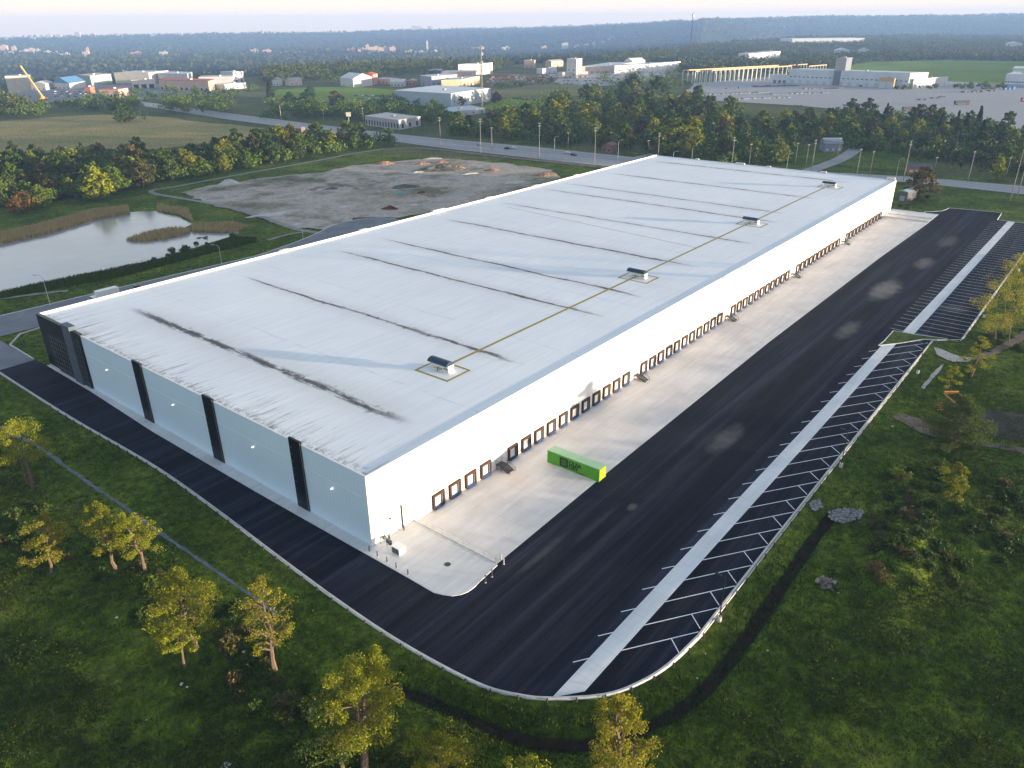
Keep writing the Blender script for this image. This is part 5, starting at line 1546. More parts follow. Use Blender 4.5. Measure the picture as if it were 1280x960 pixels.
far_mass('valley_woods', [(-300, 1300, 9000), (0, 1300, 9000), (320, 1600, 9000), (640, 1900, 9000), (800, 2100, 9000), (900, 3500, 8800), (1280, 5400, 8500), (1500, 5400, 8500)], 60000, 15, 15, 45, 200, .36, 3)
# ------------------------------------------------------------------ utility poles, street lamps, wires
def utility_pole(q, top, label, arms=2, group='utility poles along the highway'):
    x, y, h = at_h(*q, math.hypot(top[0] - q[0], top[1] - q[1]))
    h *= 1.03
    root = empty('utility_pole', (x, y, gz1(x, y)), 0, label, 'utility pole', group)
    r = .26 if h > 14 else .17
    mb = MB(); mb.tube([(0, 0, -.3), (0, 0, h)], [r, r * .6], 7); mb.build('pole', M['wood'], root)
    d = np.array([.22, 1.0]); d /= np.linalg.norm(d); n = np.array([d[1], -d[0]])
    for k in range(arms):
        z = h - .5 - k * 1.6
        mb = MB(); mb.bar((-n[0] * 1.3, -n[1] * 1.3, z), (n[0] * 1.3, n[1] * 1.3, z), .14, .18)
        a = mb.build('crossarm', M['wood'], root)
        for s in (-1.15, -.4, .4, 1.15):
            mb = MB(); mb.tube([(n[0] * s, n[1] * s, z + .09), (n[0] * s, n[1] * s, z + .38)], .07, 5); mb.build('insulator', M['insulator'], a)
    return np.array([x, y, h - .2])
UP_ = [((551, 186), (549, 151), 'tall utility pole opposite the low office building', 2), ((601, 191), (600, 153), 'tall utility pole in front of the thick highway wood', 2), ((674, 198), (674, 158), 'tall utility pole beside the two passing cars', 2),
       ((743, 204.5), (743, 164), 'tall utility pole left of the far roof corner', 2), ((822, 202), (822.5, 170), 'tall utility pole rising right behind the far roof corner', 2), ((914, 211), (915, 176), 'tall utility pole behind the middle of the far parapet', 2),
       ((1013.5, 218), (1017, 181), 'tall utility pole beside the side road mouth', 2), ((1129, 226), (1137, 186), 'tall utility pole left of the brick bungalow', 2), ((1262.5, 251), (1275, 195), 'tallest utility pole at the right edge with a turquoise foot', 2)]
UP2 = [((615, 189), (615, 162), 'short utility pole beside the second tall pole', 1), ((710, 191), (710, 168), 'short utility pole between the passing cars', 1), ((763, 190), (764, 167), 'short utility pole behind the highway far verge', 1),
       ((809.5, 196), (810, 177), 'short utility pole left of the roof corner pole', 1), ((936, 208), (936, 183), 'short utility pole behind the white parapet block', 1), ((994, 204), (996, 182), 'short utility pole among the dark garden trees', 1),
       ((1007, 208), (1009, 184), 'slim utility pole just left of the side road pole', 1), ((1047, 197), (1049, 176), 'short utility pole up the side road', 1), ((1071, 217), (1073, 191), 'short utility pole right of the side road', 1),
       ((1087, 219), (1091, 194), 'short leaning utility pole near the far warehouse corner', 1), ((1167, 217), (1169, 200), 'short utility pole beside the brick bungalow end', 1), ((1209.5, 228), (1215.5, 197.5), 'utility pole alone across the highway on the right', 1),
       ((1271, 248), (1278, 210), 'short utility pole at the very right edge', 1), ((1256, 226), (1260, 203), 'slim utility pole beyond the highway near the right edge', 1), ((455, 159), (455, 138), 'short utility pole left of the low office building', 1), ((572, 170), (572, 154), 'slim utility pole in the shrubs right of the office', 1)]
tops = [utility_pole(*a) for a in UP_]
for a in UP2: utility_pole(*a)
x, y = at(1262.5, 251)[:2]
# the tall mast behind the highway
x, y, h = at_h(603, 142, 73)
root = empty('lattice_mast', (x, y, 0), 0, 'tall brown communications mast in front of the large shed', 'mast')
mb = MB()
for a in (0, 2.09, 4.19): mb.tube([(1.0 * math.cos(a), 1.0 * math.sin(a), 0), (.45 * math.cos(a), .45 * math.sin(a), h)], .22, 5)
for k in range(22):
    z = h * k / 22; z2 = h * (k + 1) / 22; r1 = 1.0 - .55 * k / 22; r2 = 1.0 - .55 * (k + 1) / 22
    for a in (0, 2.09, 4.19): mb.tube([(r1 * math.cos(a), r1 * math.sin(a), z), (r2 * math.cos(a + 2.09), r2 * math.sin(a + 2.09), z2)], .1, 4, False)
mb.build('tower', M['wood'], root)
for z, r in ((h * .97, 2.4), (h * .88, 1.7), (h * .76, 1.4)):
    mb = MB()
    for k in range(6):
        a = k * 1.05; mb.box(r * math.cos(a) - .2, r * math.cos(a) + .2, r * math.sin(a) - .2, r * math.sin(a) + .2, z - 1.2, z + 1.2); mb.tube([(0, 0, z), (r * math.cos(a), r * math.sin(a), z)], .1, 4, False)
    mb.build('antenna', M['insulator'], root)
x, y, h = at_h(862, 70, 44)
root = empty('radio_mast', (x, y, gz1(x, y)), 0, 'distant dark radio mast standing above the skyline hill', 'mast')
mb = MB(); mb.tube([(0, 0, 0), (0, 0, h)], [1.6, .8], 4); mb.build('tower', M['dark_steel'], root)
mb = MB(); mb.tube([(0, 0, h * .9), (0, 0, h * .96)], 2.6, 8); mb.build('antenna', M['insulator'], root)
# wires along the tall poles
n = np.array([.97, -.22])
for k, (off, dz) in enumerate(((-1.15, -.2), (.4, -.2), (1.15, -1.8), (-.4, -4.2))):
    mb = MB(); pts = []
    for a, b in zip(tops, tops[1:]):
        for t in np.linspace(0, 1, 9)[:-1]:
            p = a + (b - a) * t
            pts.append((p[0] + n[0] * off, p[1] + n[1] * off, p[2] + dz - 1.6 * 4 * t * (1 - t)))
    for p, q in zip(pts, pts[1:]): mb.tube([p, q], .05, 3, False)
    o = mb.build('power_line', M['wire'])
    tag(o, ['highest power line wire on the left arm ends of the tall highway poles', 'power line wire on the inner insulators of the tall highway poles', 'power line wire on the lower arm ends of the tall highway poles', 'lowest power line wire strung along the tall highway poles'][k], 'power line', 'wires along the highway')
def street_lamp(q, top, label, group, side=1, m='steel'):
    x, y, h = at_h(*q, math.hypot(top[0] - q[0], top[1] - q[1]))
    root = empty('street_lamp', (x, y, gz1(x, y) + .1), 0, label, 'street lamp', group)
    mb = MB(); mb.tube([(0, 0, -.3), (0, 0, h * .9)], [.13, .08], 7); mb.build('pole', M[m], root)
    d = RT[:2] / np.linalg.norm(RT[:2]) * side
    mb = MB(); mb.tube([(0, 0, h * .88), (d[0] * .5, d[1] * .5, h * .97), (d[0] * 2.0, d[1] * 2.0, h)], .06, 6); mb.build('arm', M[m], root)
    mb = MB(); c = (d[0] * 2.3, d[1] * 2.3); mb.tube([(d[0] * 1.9, d[1] * 1.9, h), (d[0] * 2.8, d[1] * 2.8, h)], .14, 6); mb.build('lamp_head', M['insulator'], root)
for q, t, lb, s in (((63, 382), (53, 349), 'pale street lamp on the pond verge at the left', -1), ((278, 334), (268, 309), 'pale street lamp behind the roof parapet near the pond tip', -1), ((379, 299), (377, 272), 'pale street lamp at the cul de sac path', -1), ((522, 272), (521, 256), 'pale street lamp at the far end of the cul de sac', 1)):
    street_lamp(q, t, lb, 'street lamps along the quiet street', s)
for q, t, lb in (((693, 193), (695, 172), 'curved street lamp between two tall poles'), ((772, 203), (774, 177), 'curved street lamp left of the large round tree'), ((841, 205), (842, 190), 'curved street lamp behind the far parapet by the lime tree'), ((864, 207), (866, 184), 'curved street lamp behind the far parapet in the dark wood'),
                 ((983, 213), (986, 194), 'curved street lamp before the garden lawn'), ((1120, 221), (1124, 202), 'curved street lamp at the far warehouse corner'), ((352, 152), (352, 133), 'curved street lamp on the highway bend'), ((614, 184), (617, 163), 'curved street lamp on the far verge'), ((405, 150), (402, 138), 'curved street lamp left of the white billboard')):
    street_lamp(q, t, lb, 'street lamps along the highway', 1)

# ------------------------------------------------------------------ buildings
PAL = {}
def bmat(c, key=None):
    k = tuple(round(v, 3) for v in c)
    if k not in PAL: PAL[k] = mat('facade_%d' % len(PAL), c, tuple(v * .88 for v in c), .15, .8)
    return PAL[k]
WHITE = (.54, .54, .54); PINK = (.60, .44, .36); BEIGE = (.58, .48, .38); GREY = (.34, .38, .42); BLUEG = (.38, .44, .50); RED = (.50, .09, .05); TAN = (.52, .40, .28); BRICK = (.36, .16, .10); BLUE = (.07, .12, .38); DGREY = (.16, .17, .19); STEELB = (.10, .25, .45)
def building(name, label, cat, A, B, C, hpx, wall, roof, wins=None, gable=False, overhang=.6, base_z=None, group=None, h=None, extra=None):
    """A, B, C: photograph pixels of three ground corners (B is the corner turned to the camera) or C = depth in metres"""
    a = at(*A)[:2]; b = at(*B)[:2]
    if isinstance(C, (int, float)):
        d = (b - a) / np.linalg.norm(b - a); nrm = np.array([-d[1], d[0]])
        if nrm @ (a - cam_xy) < 0: nrm = -nrm
        c = b + nrm * C
    else: c = at(*C)[:2]
    if h is None: h = hpx * dist_of((*b, 0)) / FPX
    z0 = min(gz1(*a), gz1(*b), gz1(*c)) - .4 if base_z is None else base_z
    root = empty(name, (b[0], b[1], 0), 0, label, cat, group)
    O = b
    a = a - O; c = c - O; b = b - O; dd = a + c
    poly = [tuple(b), tuple(c), tuple(dd), tuple(a)]
    mb = MB(); mb.prism(poly, z0, h); mb.build('wall', bmat(wall), root)
    cen = (a + c) / 2
    def grow(p, o): 
        v = np.asarray(p) - cen; L = np.linalg.norm(v); return tuple(cen + v * (L + o) / L)
    if gable:
        mb = MB(); pr = [grow(p, overhang) for p in poly]
        e1 = np.linalg.norm(a - b); e2 = np.linalg.norm(c - b)
        rh = h + (.28 * min(e1, e2)) * gable
        if e1 >= e2:   # ridge along a-b
            r0 = (np.array(pr[0]) + np.array(pr[1])) / 2; r1 = (np.array(pr[3]) + np.array(pr[2])) / 2
            q = [(*pr[0], h), (*pr[1], h), (*pr[2], h), (*pr[3], h), (*r0, rh), (*r1, rh)]
            for f in ((0, 3, 5, 4), (2, 1, 4, 5), (0, 4, 1), (3, 2, 5), (0, 1, 2, 3)): mb.face([q[i] for i in f])
        else:
            r0 = (np.array(pr[0]) + np.array(pr[3])) / 2; r1 = (np.array(pr[1]) + np.array(pr[2])) / 2
            q = [(*pr[0], h), (*pr[1], h), (*pr[2], h), (*pr[3], h), (*r0, rh), (*r1, rh)]
            for f in ((0, 4, 5, 1), (3, 2, 5, 4), (0, 3, 4), (1, 5, 2), (0, 1, 2, 3)): mb.face([q[i] for i in f])
        mb.build('roof', bmat(roof), root)
    else:
        mb = MB(); mb.prism([grow(p, overhang * .5) for p in poly], h + .003, h + .55); rf = mb.build('roof', bmat(roof), root)
        mb = MB(); mid = cen * .8; mb.box(mid[0] - 1.6, mid[0] + 1.6, mid[1] - 1.6, mid[1] + 1.6, h + .553, h + 2.0); mb.build('vent_box', M['insulator'], rf)
    for (edge, n, w, z1, z2, kind, col) in (wins or ()):
        p, q = (a, b) if edge == 'ab' else (b, c)
        L = np.linalg.norm(q - p); d = (q - p) / L; nn = np.array([d[1], -d[0]])
        if nn @ (cen - p) > 0: nn = -nn
        for i in range(n):
            t = (i + .5) / n * L
            s0 = p + d * (t - w / 2) + nn * .006; s1 = p + d * (t + w / 2) + nn * .006
            mb = MB(); mb.prism([tuple(s0), tuple(s1), tuple(s1 + nn * .1), tuple(s0 + nn * .1)], z1, z2)
            mb.build(kind, M['glass'] if col is None else bmat(col), root)
    return root, h, O, (a, b, c)
B_ = building
B_('large_shed', 'largest blue grey and pink metal shed with a white roof before the mast', 'industrial shed', (494, 129), (564, 134), (614, 126), 14.5, BLUEG, (.66, .68, .70), [('ab', 2, 4, 0, 4, 'loading_door', DGREY), ('bc', 3, 3.5, 0, 3.5, 'loading_door', BEIGE), ('bc', 6, 1.6, 4.6, 6, 'window', None)])
B_('office_block', 'low grey and beige flat roofed office beside the highway', 'office building', (457, 156), (499, 162), (526, 157), 10, (.36, .37, .40), (.50, .46, .44), [('ab', 12, 1.6, .8, 4.6, 'window', None), ('bc', 3, 2.6, .8, 4.2, 'window', None)])
B_('flat_shed', 'low grey roofed shed under trees in front of the largest shed', 'shed', (547, 142), (566, 146), (607, 141), 5, (.4, .43, .46), (.46, .51, .57), [('ab', 2, 3, 0, 2.5, 'loading_door', DGREY), ('bc', 4, 1.4, 1, 2, 'window', None)])
B_('grey_factory', 'grey walled factory half with a pale roof left of the tan hall', 'factory', (526, 107), (540, 109), (572, 106), 11, (.30, .33, .38), (.60, .62, .65), [('ab', 2, 3, 0, 4, 'loading_door', DGREY), ('bc', 6, 4, 3, 4.5, 'window', None)])
B_('tan_hall', 'tan brick hall in front of the grey factory', 'factory', (552, 110), (578, 109), (600, 104), 8, TAN, (.55, .53, .52), [('ab', 3, 3, 0, 3.5, 'loading_door', BEIGE), ('bc', 3, 3, 0, 3.5, 'loading_door', DGREY)])
B_('blue_store', 'bright blue box building behind the grey factory', 'store', (536, 95), (551, 95), 30, 6, BLUE, (.5, .5, .55), [('ab', 3, 3, 0, 3, 'window', None)])
B_('white_hall', 'white hall behind the pink walled hall', 'factory', (573, 94), (605, 93), (616, 91), 11, WHITE, (.68, .70, .72), [('bc', 2, 4, 0, 4, 'loading_door', BEIGE), ('ab', 5, 2, 5, 6.5, 'window', None)])
B_('pink_hall', 'pink walled low hall right of the bright blue box', 'factory', (552, 97), (590, 97), 40, 6, PINK, (.62, .6, .6), [('ab', 5, 2.5, 0, 3, 'loading_door', BRICK)])
B_('red_ended_shed', 'white shed with a red end wall by the parking rows', 'shed', (426, 107), (442, 109), (466, 107), 9, WHITE, (.62, .62, .64), [('bc', 4, 2.4, 0, 3, 'loading_door', (.5, .45, .42)), ('ab', 2, 2, 1, 2.4, 'window', None)], .6)
B_('red_annex', 'small bright red roofed annex touching the white shed', 'shed', (454, 106), (467, 106), 26, 11, (.55, .25, .2), RED, [('ab', 2, 2.4, 0, 3, 'loading_door', WHITE)], .5)
B_('cream_store', 'low cream shop with grey roof right of the red annex', 'shop', (468, 104), (486, 105), 22, 5, BEIGE, WHITE, [('ab', 4, 2, .8, 2.6, 'window', None)])
B_('white_store', 'low white shop with a pitched roof', 'shop', (488, 108), (505, 108), 20, 5, WHITE, (.6, .58, .56), [('ab', 4, 2, .8, 2.6, 'window', None)], .6)
B_('brick_store', 'low brick red shop at the end of the small shops', 'shop', (507, 107), (519, 107), 18, 5, (.45, .22, .15), (.5, .4, .36), [('ab', 3, 2, .8, 2.6, 'window', None)], .6)
B_('red_roof_plaza', 'long shopping plaza with an orange red roof band', 'shopping plaza', (200, 112), (262, 114), (271, 111), 10, (.60, .42, .32), (.50, .14, .07), [('ab', 10, 3.4, .6, 3.4, 'shop_window', None), ('ab', 9, 3.2, 4.0, 5.2, 'sign_board', (.62, .50, .42))])
B_('twin_hall', 'white hall with a dark strip roof behind the red roofed plaza', 'hall', (199, 103), (236, 104), (242, 101), 9, WHITE, (.6, .6, .62), [('ab', 4, 6, 3, 5.6, 'window', None)])
B_('cream_warehouse', 'cream flat warehouse behind the arched storefront', 'hall', (145, 104), (188, 104), 60, 10, (.62, .56, .48), (.64, .63, .61), [('ab', 5, 3.5, 0, 3.5, 'loading_door', WHITE)])
B_('arched_storefront', 'white storefront with three dark arched bays', 'shop', (166, 111), (195, 110), 24, 8, (.66, .60, .54), (.6, .58, .55), [('ab', 3, 6.5, 0, 5.5, 'arched_window', None)])
B_('tan_warehouse', 'long tan and teal warehouse left of the cream warehouse', 'hall', (100, 105), (115, 107), (141, 104), 9, (.30, .40, .40), (.62, .54, .48), [('bc', 6, 3, 0, 3, 'loading_door', (.5, .36, .3))])
B_('blue_roof_hall', 'hall with a bright blue pitched roof', 'hall', (68, 111), (88, 112), (108, 109), 6, (.55, .55, .55), STEELB, [('ab', 4, 2, .8, 2.6, 'window', None)], .7)
B_('grey_roof_hall', 'pale grey roofed hall left of the blue roof', 'hall', (40, 113), (58, 113), (68, 110), 6, (.5, .5, .5), (.52, .52, .52), [('ab', 3, 2, .8, 2.4, 'window', None)], .5)
B_('far_cream_block', 'flat cream building at the far left by the wood', 'hall', (8, 104), (38, 103), 40, 6, (.62, .54, .44), (.60, .58, .54), [('ab', 5, 3, 0, 3, 'loading_door', WHITE)])
B_('left_edge_house', 'pinkish house half cut by the left edge below the plaza', 'house', (-8, 139), (6, 140), 16, 11, (.56, .38, .28), (.5, .36, .28), [('ab', 2, 1.6, 1, 2.5, 'window', None)], .8)
B_('red_canopy_hall', 'filling station hall with bright red roof over white columns', 'filling station', (126, 122), (150, 122), 22, 8, (.66, .46, .40), (.58, .10, .06), [('ab', 6, 2.2, .2, 3.6, 'shop_window', None)])
B_('small_red_kiosk', 'small red kiosk left of the filling station hall', 'kiosk', (107, 117), (114, 117), 10, 6, (.6, .2, .14), (.58, .12, .08), [('ab', 2, 1.6, .6, 2.2, 'window', None)])
B_('grey_store_row', 'grey roofed store row with a white tower block', 'store', (250, 108), (292, 107), 40, 9, (.48, .48, .48), (.56, .56, .57), [('ab', 6, 3, .8, 3.2, 'shop_window', None)])
B_('white_tower_store', 'white squarish store tower right of the grey store row', 'store', (293, 104), (306, 103), 30, 11, WHITE, WHITE, [('ab', 2, 3, .8, 5, 'window', None)])
B_('long_white_store', 'low bright white store before the grey store row', 'store', (281, 112), (308, 110), 20, 5, (.68, .68, .68), (.70, .70, .70), [('ab', 6, 2.2, .6, 2.4, 'shop_window', None)])
B_('small_white_house', 'small white gabled house by the road into the wood', 'house', (341, 107), (349, 107), 14, 6, WHITE, (.3, .3, .34), [('ab', 2, 1.6, 1, 2.4, 'window', None)], 1.0)
B_('pale_house', 'pale pink gabled house in the trees right of the road', 'house', (363, 107), (378, 106), 14, 5, (.6, .46, .42), (.4, .34, .32), [('ab', 3, 1.6, 1, 2.4, 'window', None)], 1.0)
# plant in the middle distance
B_('plant_tower', 'white stepped process tower of the plant', 'plant tower', (708, 97), (720, 98), (727, 96), 20, (.64, .58, .54), (.66, .62, .6), [('ab', 2, 3, 4, 6, 'window', None), ('ab', 2, 3, 11, 13, 'window', None)])
B_('plant_block', 'cream low block at the foot of the process tower', 'plant building', (703, 98), (735, 97), 20, 6, (.62, .54, .48), (.6, .56, .52), [('ab', 5, 3, 0, 3, 'loading_door', DGREY)])
B_('pink_plant', 'long pink walled plant building behind the parked cars', 'plant building', (724, 92), (762, 91), (795, 85), 7, PINK, (.62, .58, .56), [('ab', 6, 3, 0, 3, 'loading_door', BRICK), ('bc', 4, 3, 0, 3, 'loading_door', WHITE)])
B_('white_plant', 'long white plant building with small gables', 'plant building', (768, 92), (812, 90), (850, 86), 8, (.68, .68, .66), (.68, .68, .68), [('ab', 7, 3, 0, 3, 'loading_door', (.4, .44, .46)), ('bc', 6, 3, 0, 3, 'loading_door', (.5, .44, .4))])
B_('plant_gable', 'small white gabled roof house on the long plant', 'plant building', (790, 86), (806, 85), 20, 8, WHITE, (.66, .62, .60), [('ab', 2, 2, 4, 6, 'window', None)], .9)
B_('water_house', 'pale house with a white flat hat near the mound of timber', 'plant building', (655, 85), (668, 85), 16, 8, (.52, .38, .28), (.68, .7, .7), [('ab', 2, 2.5, 1.2, 3, 'window', None)])
B_('blue_van_shed', 'low white and blue shed among the yard stacks', 'shed', (678, 92), (696, 91), 16, 5, (.55, .58, .66), (.62, .64, .68), [('ab', 3, 2.6, 0, 2.6, 'loading_door', DGREY)])
B_('orange_shed', 'pinkish shed behind the low white and blue shed', 'shed', (689, 84), (704, 83), 16, 6, (.56, .4, .32), (.56, .42, .36), [('ab', 3, 2.6, 0, 2.6, 'loading_door', DGREY)], .6)
# gravel yard
B_('long_white_shed', 'very long white shed on the gravel yard with a black eave line', 'industrial shed', (985, 104), (1134, 111), (1157, 110), 15, (.56, .60, .63), (.62, .64, .65), [('ab', 14, 5, 0, 5, 'loading_door', (.44, .48, .52)), ('ab', 26, 3, 8.6, 9.6, 'window', None), ('bc', 2, 5, 0, 6, 'loading_door', (.6, .5, .42))])
B_('shed_annex', 'lower white annex at the right end of the very long shed', 'industrial shed', (1140, 111), (1158, 110), (1183, 107.5), 9, (.60, .58, .55), (.60, .60, .60), [('bc', 4, 4, 0, 4, 'loading_door', (.5, .46, .42))])
B_('grey_tower', 'leaning looking grey concrete batch tower beside the very long shed', 'tower', (1040, 107), (1053, 107), (1060, 106), 27, (.17, .19, .22), (.25, .26, .28), [('bc', 1, 6, 14, 16, 'window', None), ('ab', 1, 6, 2, 6, 'loading_door', DGREY)])
B_('orange_portal', 'orange framed portal standing against the very long shed', 'portal', (1097, 110), (1116, 111), 4, 10, (.52, .34, .18), (.55, .36, .2), [('ab', 2, 9, 0, 8, 'opening', (.5, .54, .57))])
B_('white_low_shed', 'white low shed at the foot of the gantry', 'shed', (965, 104), (983, 104), 20, 8, (.58, .61, .63), (.6, .62, .64), [('ab', 3, 4, 0, 4, 'loading_door', DGREY)])
B_('right_edge_shed', 'white and blue grey shed at the right edge of the gravel yard', 'industrial shed', (1254, 109), (1282, 110), 60, 12, (.60, .63, .66), (.62, .64, .66), [('ab', 6, 4, 0, 4, 'loading_door', (.3, .36, .46)), ('ab', 8, 2, 6, 7.4, 'window', None)])
B_('right_edge_hall', 'taller white hall behind the white shed at the right edge', 'industrial shed', (1262, 102), (1300, 103), 60, 12, WHITE, (.66, .66, .66), [('ab', 5, 3, 7, 9, 'window', None)])
# homes across the highway
B_('brick_bungalow', 'long brick bungalow with dark roof across the highway', 'house', (1135, 217), (1163, 218), 9, 7, BRICK, (.10, .10, .12), [('ab', 4, 2.0, .9, 2.2, 'window', WHITE)], .7)
B_('grey_house', 'grey roofed house among the trees left of the side road', 'house', (1030, 190), (1052, 190), 11, 9, (.22, .24, .28), (.26, .28, .33), [('ab', 3, 1.8, .9, 2.3, 'window', WHITE)], 1.0)
B_('blue_garden_house', 'bluish house deep in the dark garden trees', 'house', (966, 190), (980, 190), 10, 10, (.20, .25, .33), (.15, .17, .2), [('ab', 2, 1.8, .9, 2.3, 'window', WHITE)], 1.0)
B_('dark_roof_house', 'house with a black roof and white gable in the highway wood', 'house', (793, 163), (812, 163), 11, 8, WHITE, (.05, .05, .06), [('ab', 3, 1.8, .9, 2.3, 'window', None)], 1.1)
B_('white_gable_house', 'small white gabled house right of the black roofed house', 'house', (838, 168), (846, 168), 10, 9, WHITE, (.35, .4, .4), [('ab', 2, 1.8, .9, 2.3, 'window', None)], 1.0)
B_('red_roof_cottage', 'low dark red cottage under the highway wood', 'house', (752, 190), (764, 191), 9, 8, (.22, .12, .11), (.2, .11, .11), [('ab', 2, 1.4, .9, 2.0, 'window', None)], .8)
B_('blue_grey_shed', 'small blue grey roofed shed beyond the far warehouse corner', 'shed', (1121, 250), (1133, 252), 9, 10, (.10, .10, .11), (.26, .32, .38), [('ab', 1, 2.4, 0, 2.4, 'garage_door', (.3, .32, .33))], .6)
# distant white sheds in the upland
B_('greenhouse_hall', 'long pale greenhouse hall high on the upland', 'hall', (990, 53), (1080, 52), 120, 3.4, (.62, .62, .62), (.68, .68, .70), [('ab', 8, 12, 0, 6, 'loading_door', BLUEG)])
B_('upland_shed', 'white and tan long shed below the hill', 'hall', (922, 74), (935, 75), (975, 71), 6, (.60, .62, .66), (.62, .56, .50), [('ab', 2, 5, 0, 5, 'loading_door', BLUEG), ('bc', 6, 5, 0, 5, 'loading_door', PINK)])
B_('upland_barn', 'white barn in the upland trees above the grey tower', 'barn', (1045, 67), (1062, 67), 40, 3.5, WHITE, (.7, .7, .7), [('ab', 4, 4, 0, 4, 'loading_door', BLUEG)], .5)
B_('upland_house', 'white farmhouse right of the white barn', 'house', (1075, 67.5), (1086, 67.5), 25, 4.0, WHITE, (.45, .47, .5), [('ab', 3, 2.4, 1, 4, 'window', None)], .8)
B_('edge_farm', 'pale farm buildings near the right edge above the field', 'barn', (1260, 60), (1277, 60), 40, 4, (.6, .58, .56), (.6, .6, .6), [('ab', 3, 4, 0, 4, 'loading_door', BLUEG)], .5)
B_('tan_barn', 'tan barn at the left foot of the upland woods', 'barn', (862, 79.5), (871, 79.5), 22, 3.4, (.55, .46, .38), (.55, .48, .42), [('ab', 2, 4, 0, 4, 'loading_door', BEIGE)], .5)
B_('edge_white_barn', 'white barn at the far left edge of the grey upland lane', 'barn', (958, 70), (969, 70), 30, 3.6, WHITE, (.62, .62, .62), [('ab', 3, 4, 0, 4, 'loading_door', BLUEG)], .5)

# gantry hall of the gravel yard: open row of columns under an orange runway
p0 = at(868, 106)[:2]; p1 = at(987, 98)[:2]
root = empty('gantry_crane_way', (*p0, 0), 0, 'long orange topped gantry runway on pale columns at the gravel yard', 'gantry')
d = p1 - p0; L = np.linalg.norm(d); d /= L; nn = np.array([-d[1], d[0]])
hh = 15 * dist_of((*p0, 0)) / FPX
for k in range(22):
    t = d * L * k / 21
    for s in (0, 24):
        mb = MB(); mb.box(t[0] + nn[0] * s - .5, t[0] + nn[0] * s + .5, t[1] + nn[1] * s - .5, t[1] + nn[1] * s + .5, -.3, hh - 1.6)
        mb.build('column', bmat((.60, .60, .58)), root)
for s in (0, 24):
    mb = MB(); e = d * L; mb.bar((nn[0] * s, nn[1] * s, hh - .8), (e[0] + nn[0] * s, e[1] + nn[1] * s, hh - .8), 1.3, 1.6); mb.build('runway_beam', bmat((.55, .38, .24)), root)
for k, (q0, q1, ph, lb) in enumerate((((985, 90), (1008, 88), 3.5, 'orange crane beam run behind the very long shed, left'), ((1010, 91), (1032, 89), 3.5, 'orange crane beam run behind the very long shed, right'))):
    a = at(*q0)[:2]; b = at(*q1)[:2]
    r2 = empty('crane_beam', (*a, 0), 0, lb, 'gantry'); mb = MB(); e = b - a; hz = ph * dist_of((*a, 0)) / FPX + 5
    mb.bar((0, 0, hz), (e[0], e[1], hz), 1.2, 1.4); mb.build('beam', bmat((.55, .38, .24)), r2)
    for t in np.linspace(.02, .98, 7):
        mb = MB(); mb.box(e[0] * t - .4, e[0] * t + .4, e[1] * t - .4, e[1] * t + .4, -.2, hz - .7)
        mb.build('column', bmat((.60, .60, .58)), r2)
# crane at the left
x, y, h = at_h(54, 125, 32)
root = empty('mobile_crane', (x, y, 0), 0, 'orange mobile crane with its yellow boom raised to the left', 'crane')
d = -RT[:2] / np.linalg.norm(RT[:2])
mb = MB(); mb.box(-5, 5, -1.4, 1.4, 1.1, 2.2); mb.build('chassis', bmat((.55, .25, .10)), root)
mb = MB(); mb.box(-2.5, 2.0, -1.4, 1.4, 2.203, 4.4); mb.build('cab', bmat((.60, .28, .10)), root)
mb = MB(); mb.bar((0, 0, 4.2), (d[0] * 17, d[1] * 17, h), 1.5, 1.5); mb.build('boom', bmat((.62, .46, .18)), root)
for k in (-3.6, -1.4, 1.4, 3.6):
    mb = MB(); mb.tube([(k, -1.5, .7), (k, 1.5, .7)], .7, 10); mb.build('wheel', M['rubber'], root)
# white billboard by the highway
x, y, h = at_h(437, 160, 17)
root = empty('billboard', (x, y, 0), 0, 'blank white square billboard on a post by the highway', 'billboard')
mb = MB(); mb.tube([(0, 0, 0), (0, 0, h - 2)], .25, 6); mb.build('post', M['steel'], root)
d = RT[:2] / np.linalg.norm(RT[:2])
mb = MB(); mb.bar((-d[0] * 2.0, -d[1] * 2.0, h - 1.5), (d[0] * 2.0, d[1] * 2.0, h - 1.5), .35, 3.4); mb.build('panel', bmat((.72, .66, .6)), root)
x, y, h = at_h(380, 172, 12)
root = empty('pink_sign', (x, y, 0), 0, 'pinkish upright sign panel in the belt of trees', 'sign')
mb = MB(); mb.bar((-d[0] * 1.4, -d[1] * 1.4, h * .62), (d[0] * 1.4, d[1] * 1.4, h * .62), .3, h * .72); mb.build('panel', bmat((.66, .46, .34)), root)
mb = MB(); mb.tube([(-1 * d[0], -1 * d[1], 0), (-1 * d[0], -1 * d[1], h * .3)], .15, 5); mb.tube([(d[0], d[1], 0), (d[0], d[1], h * .3)], .15, 5); mb.build('post', M['steel'], root)

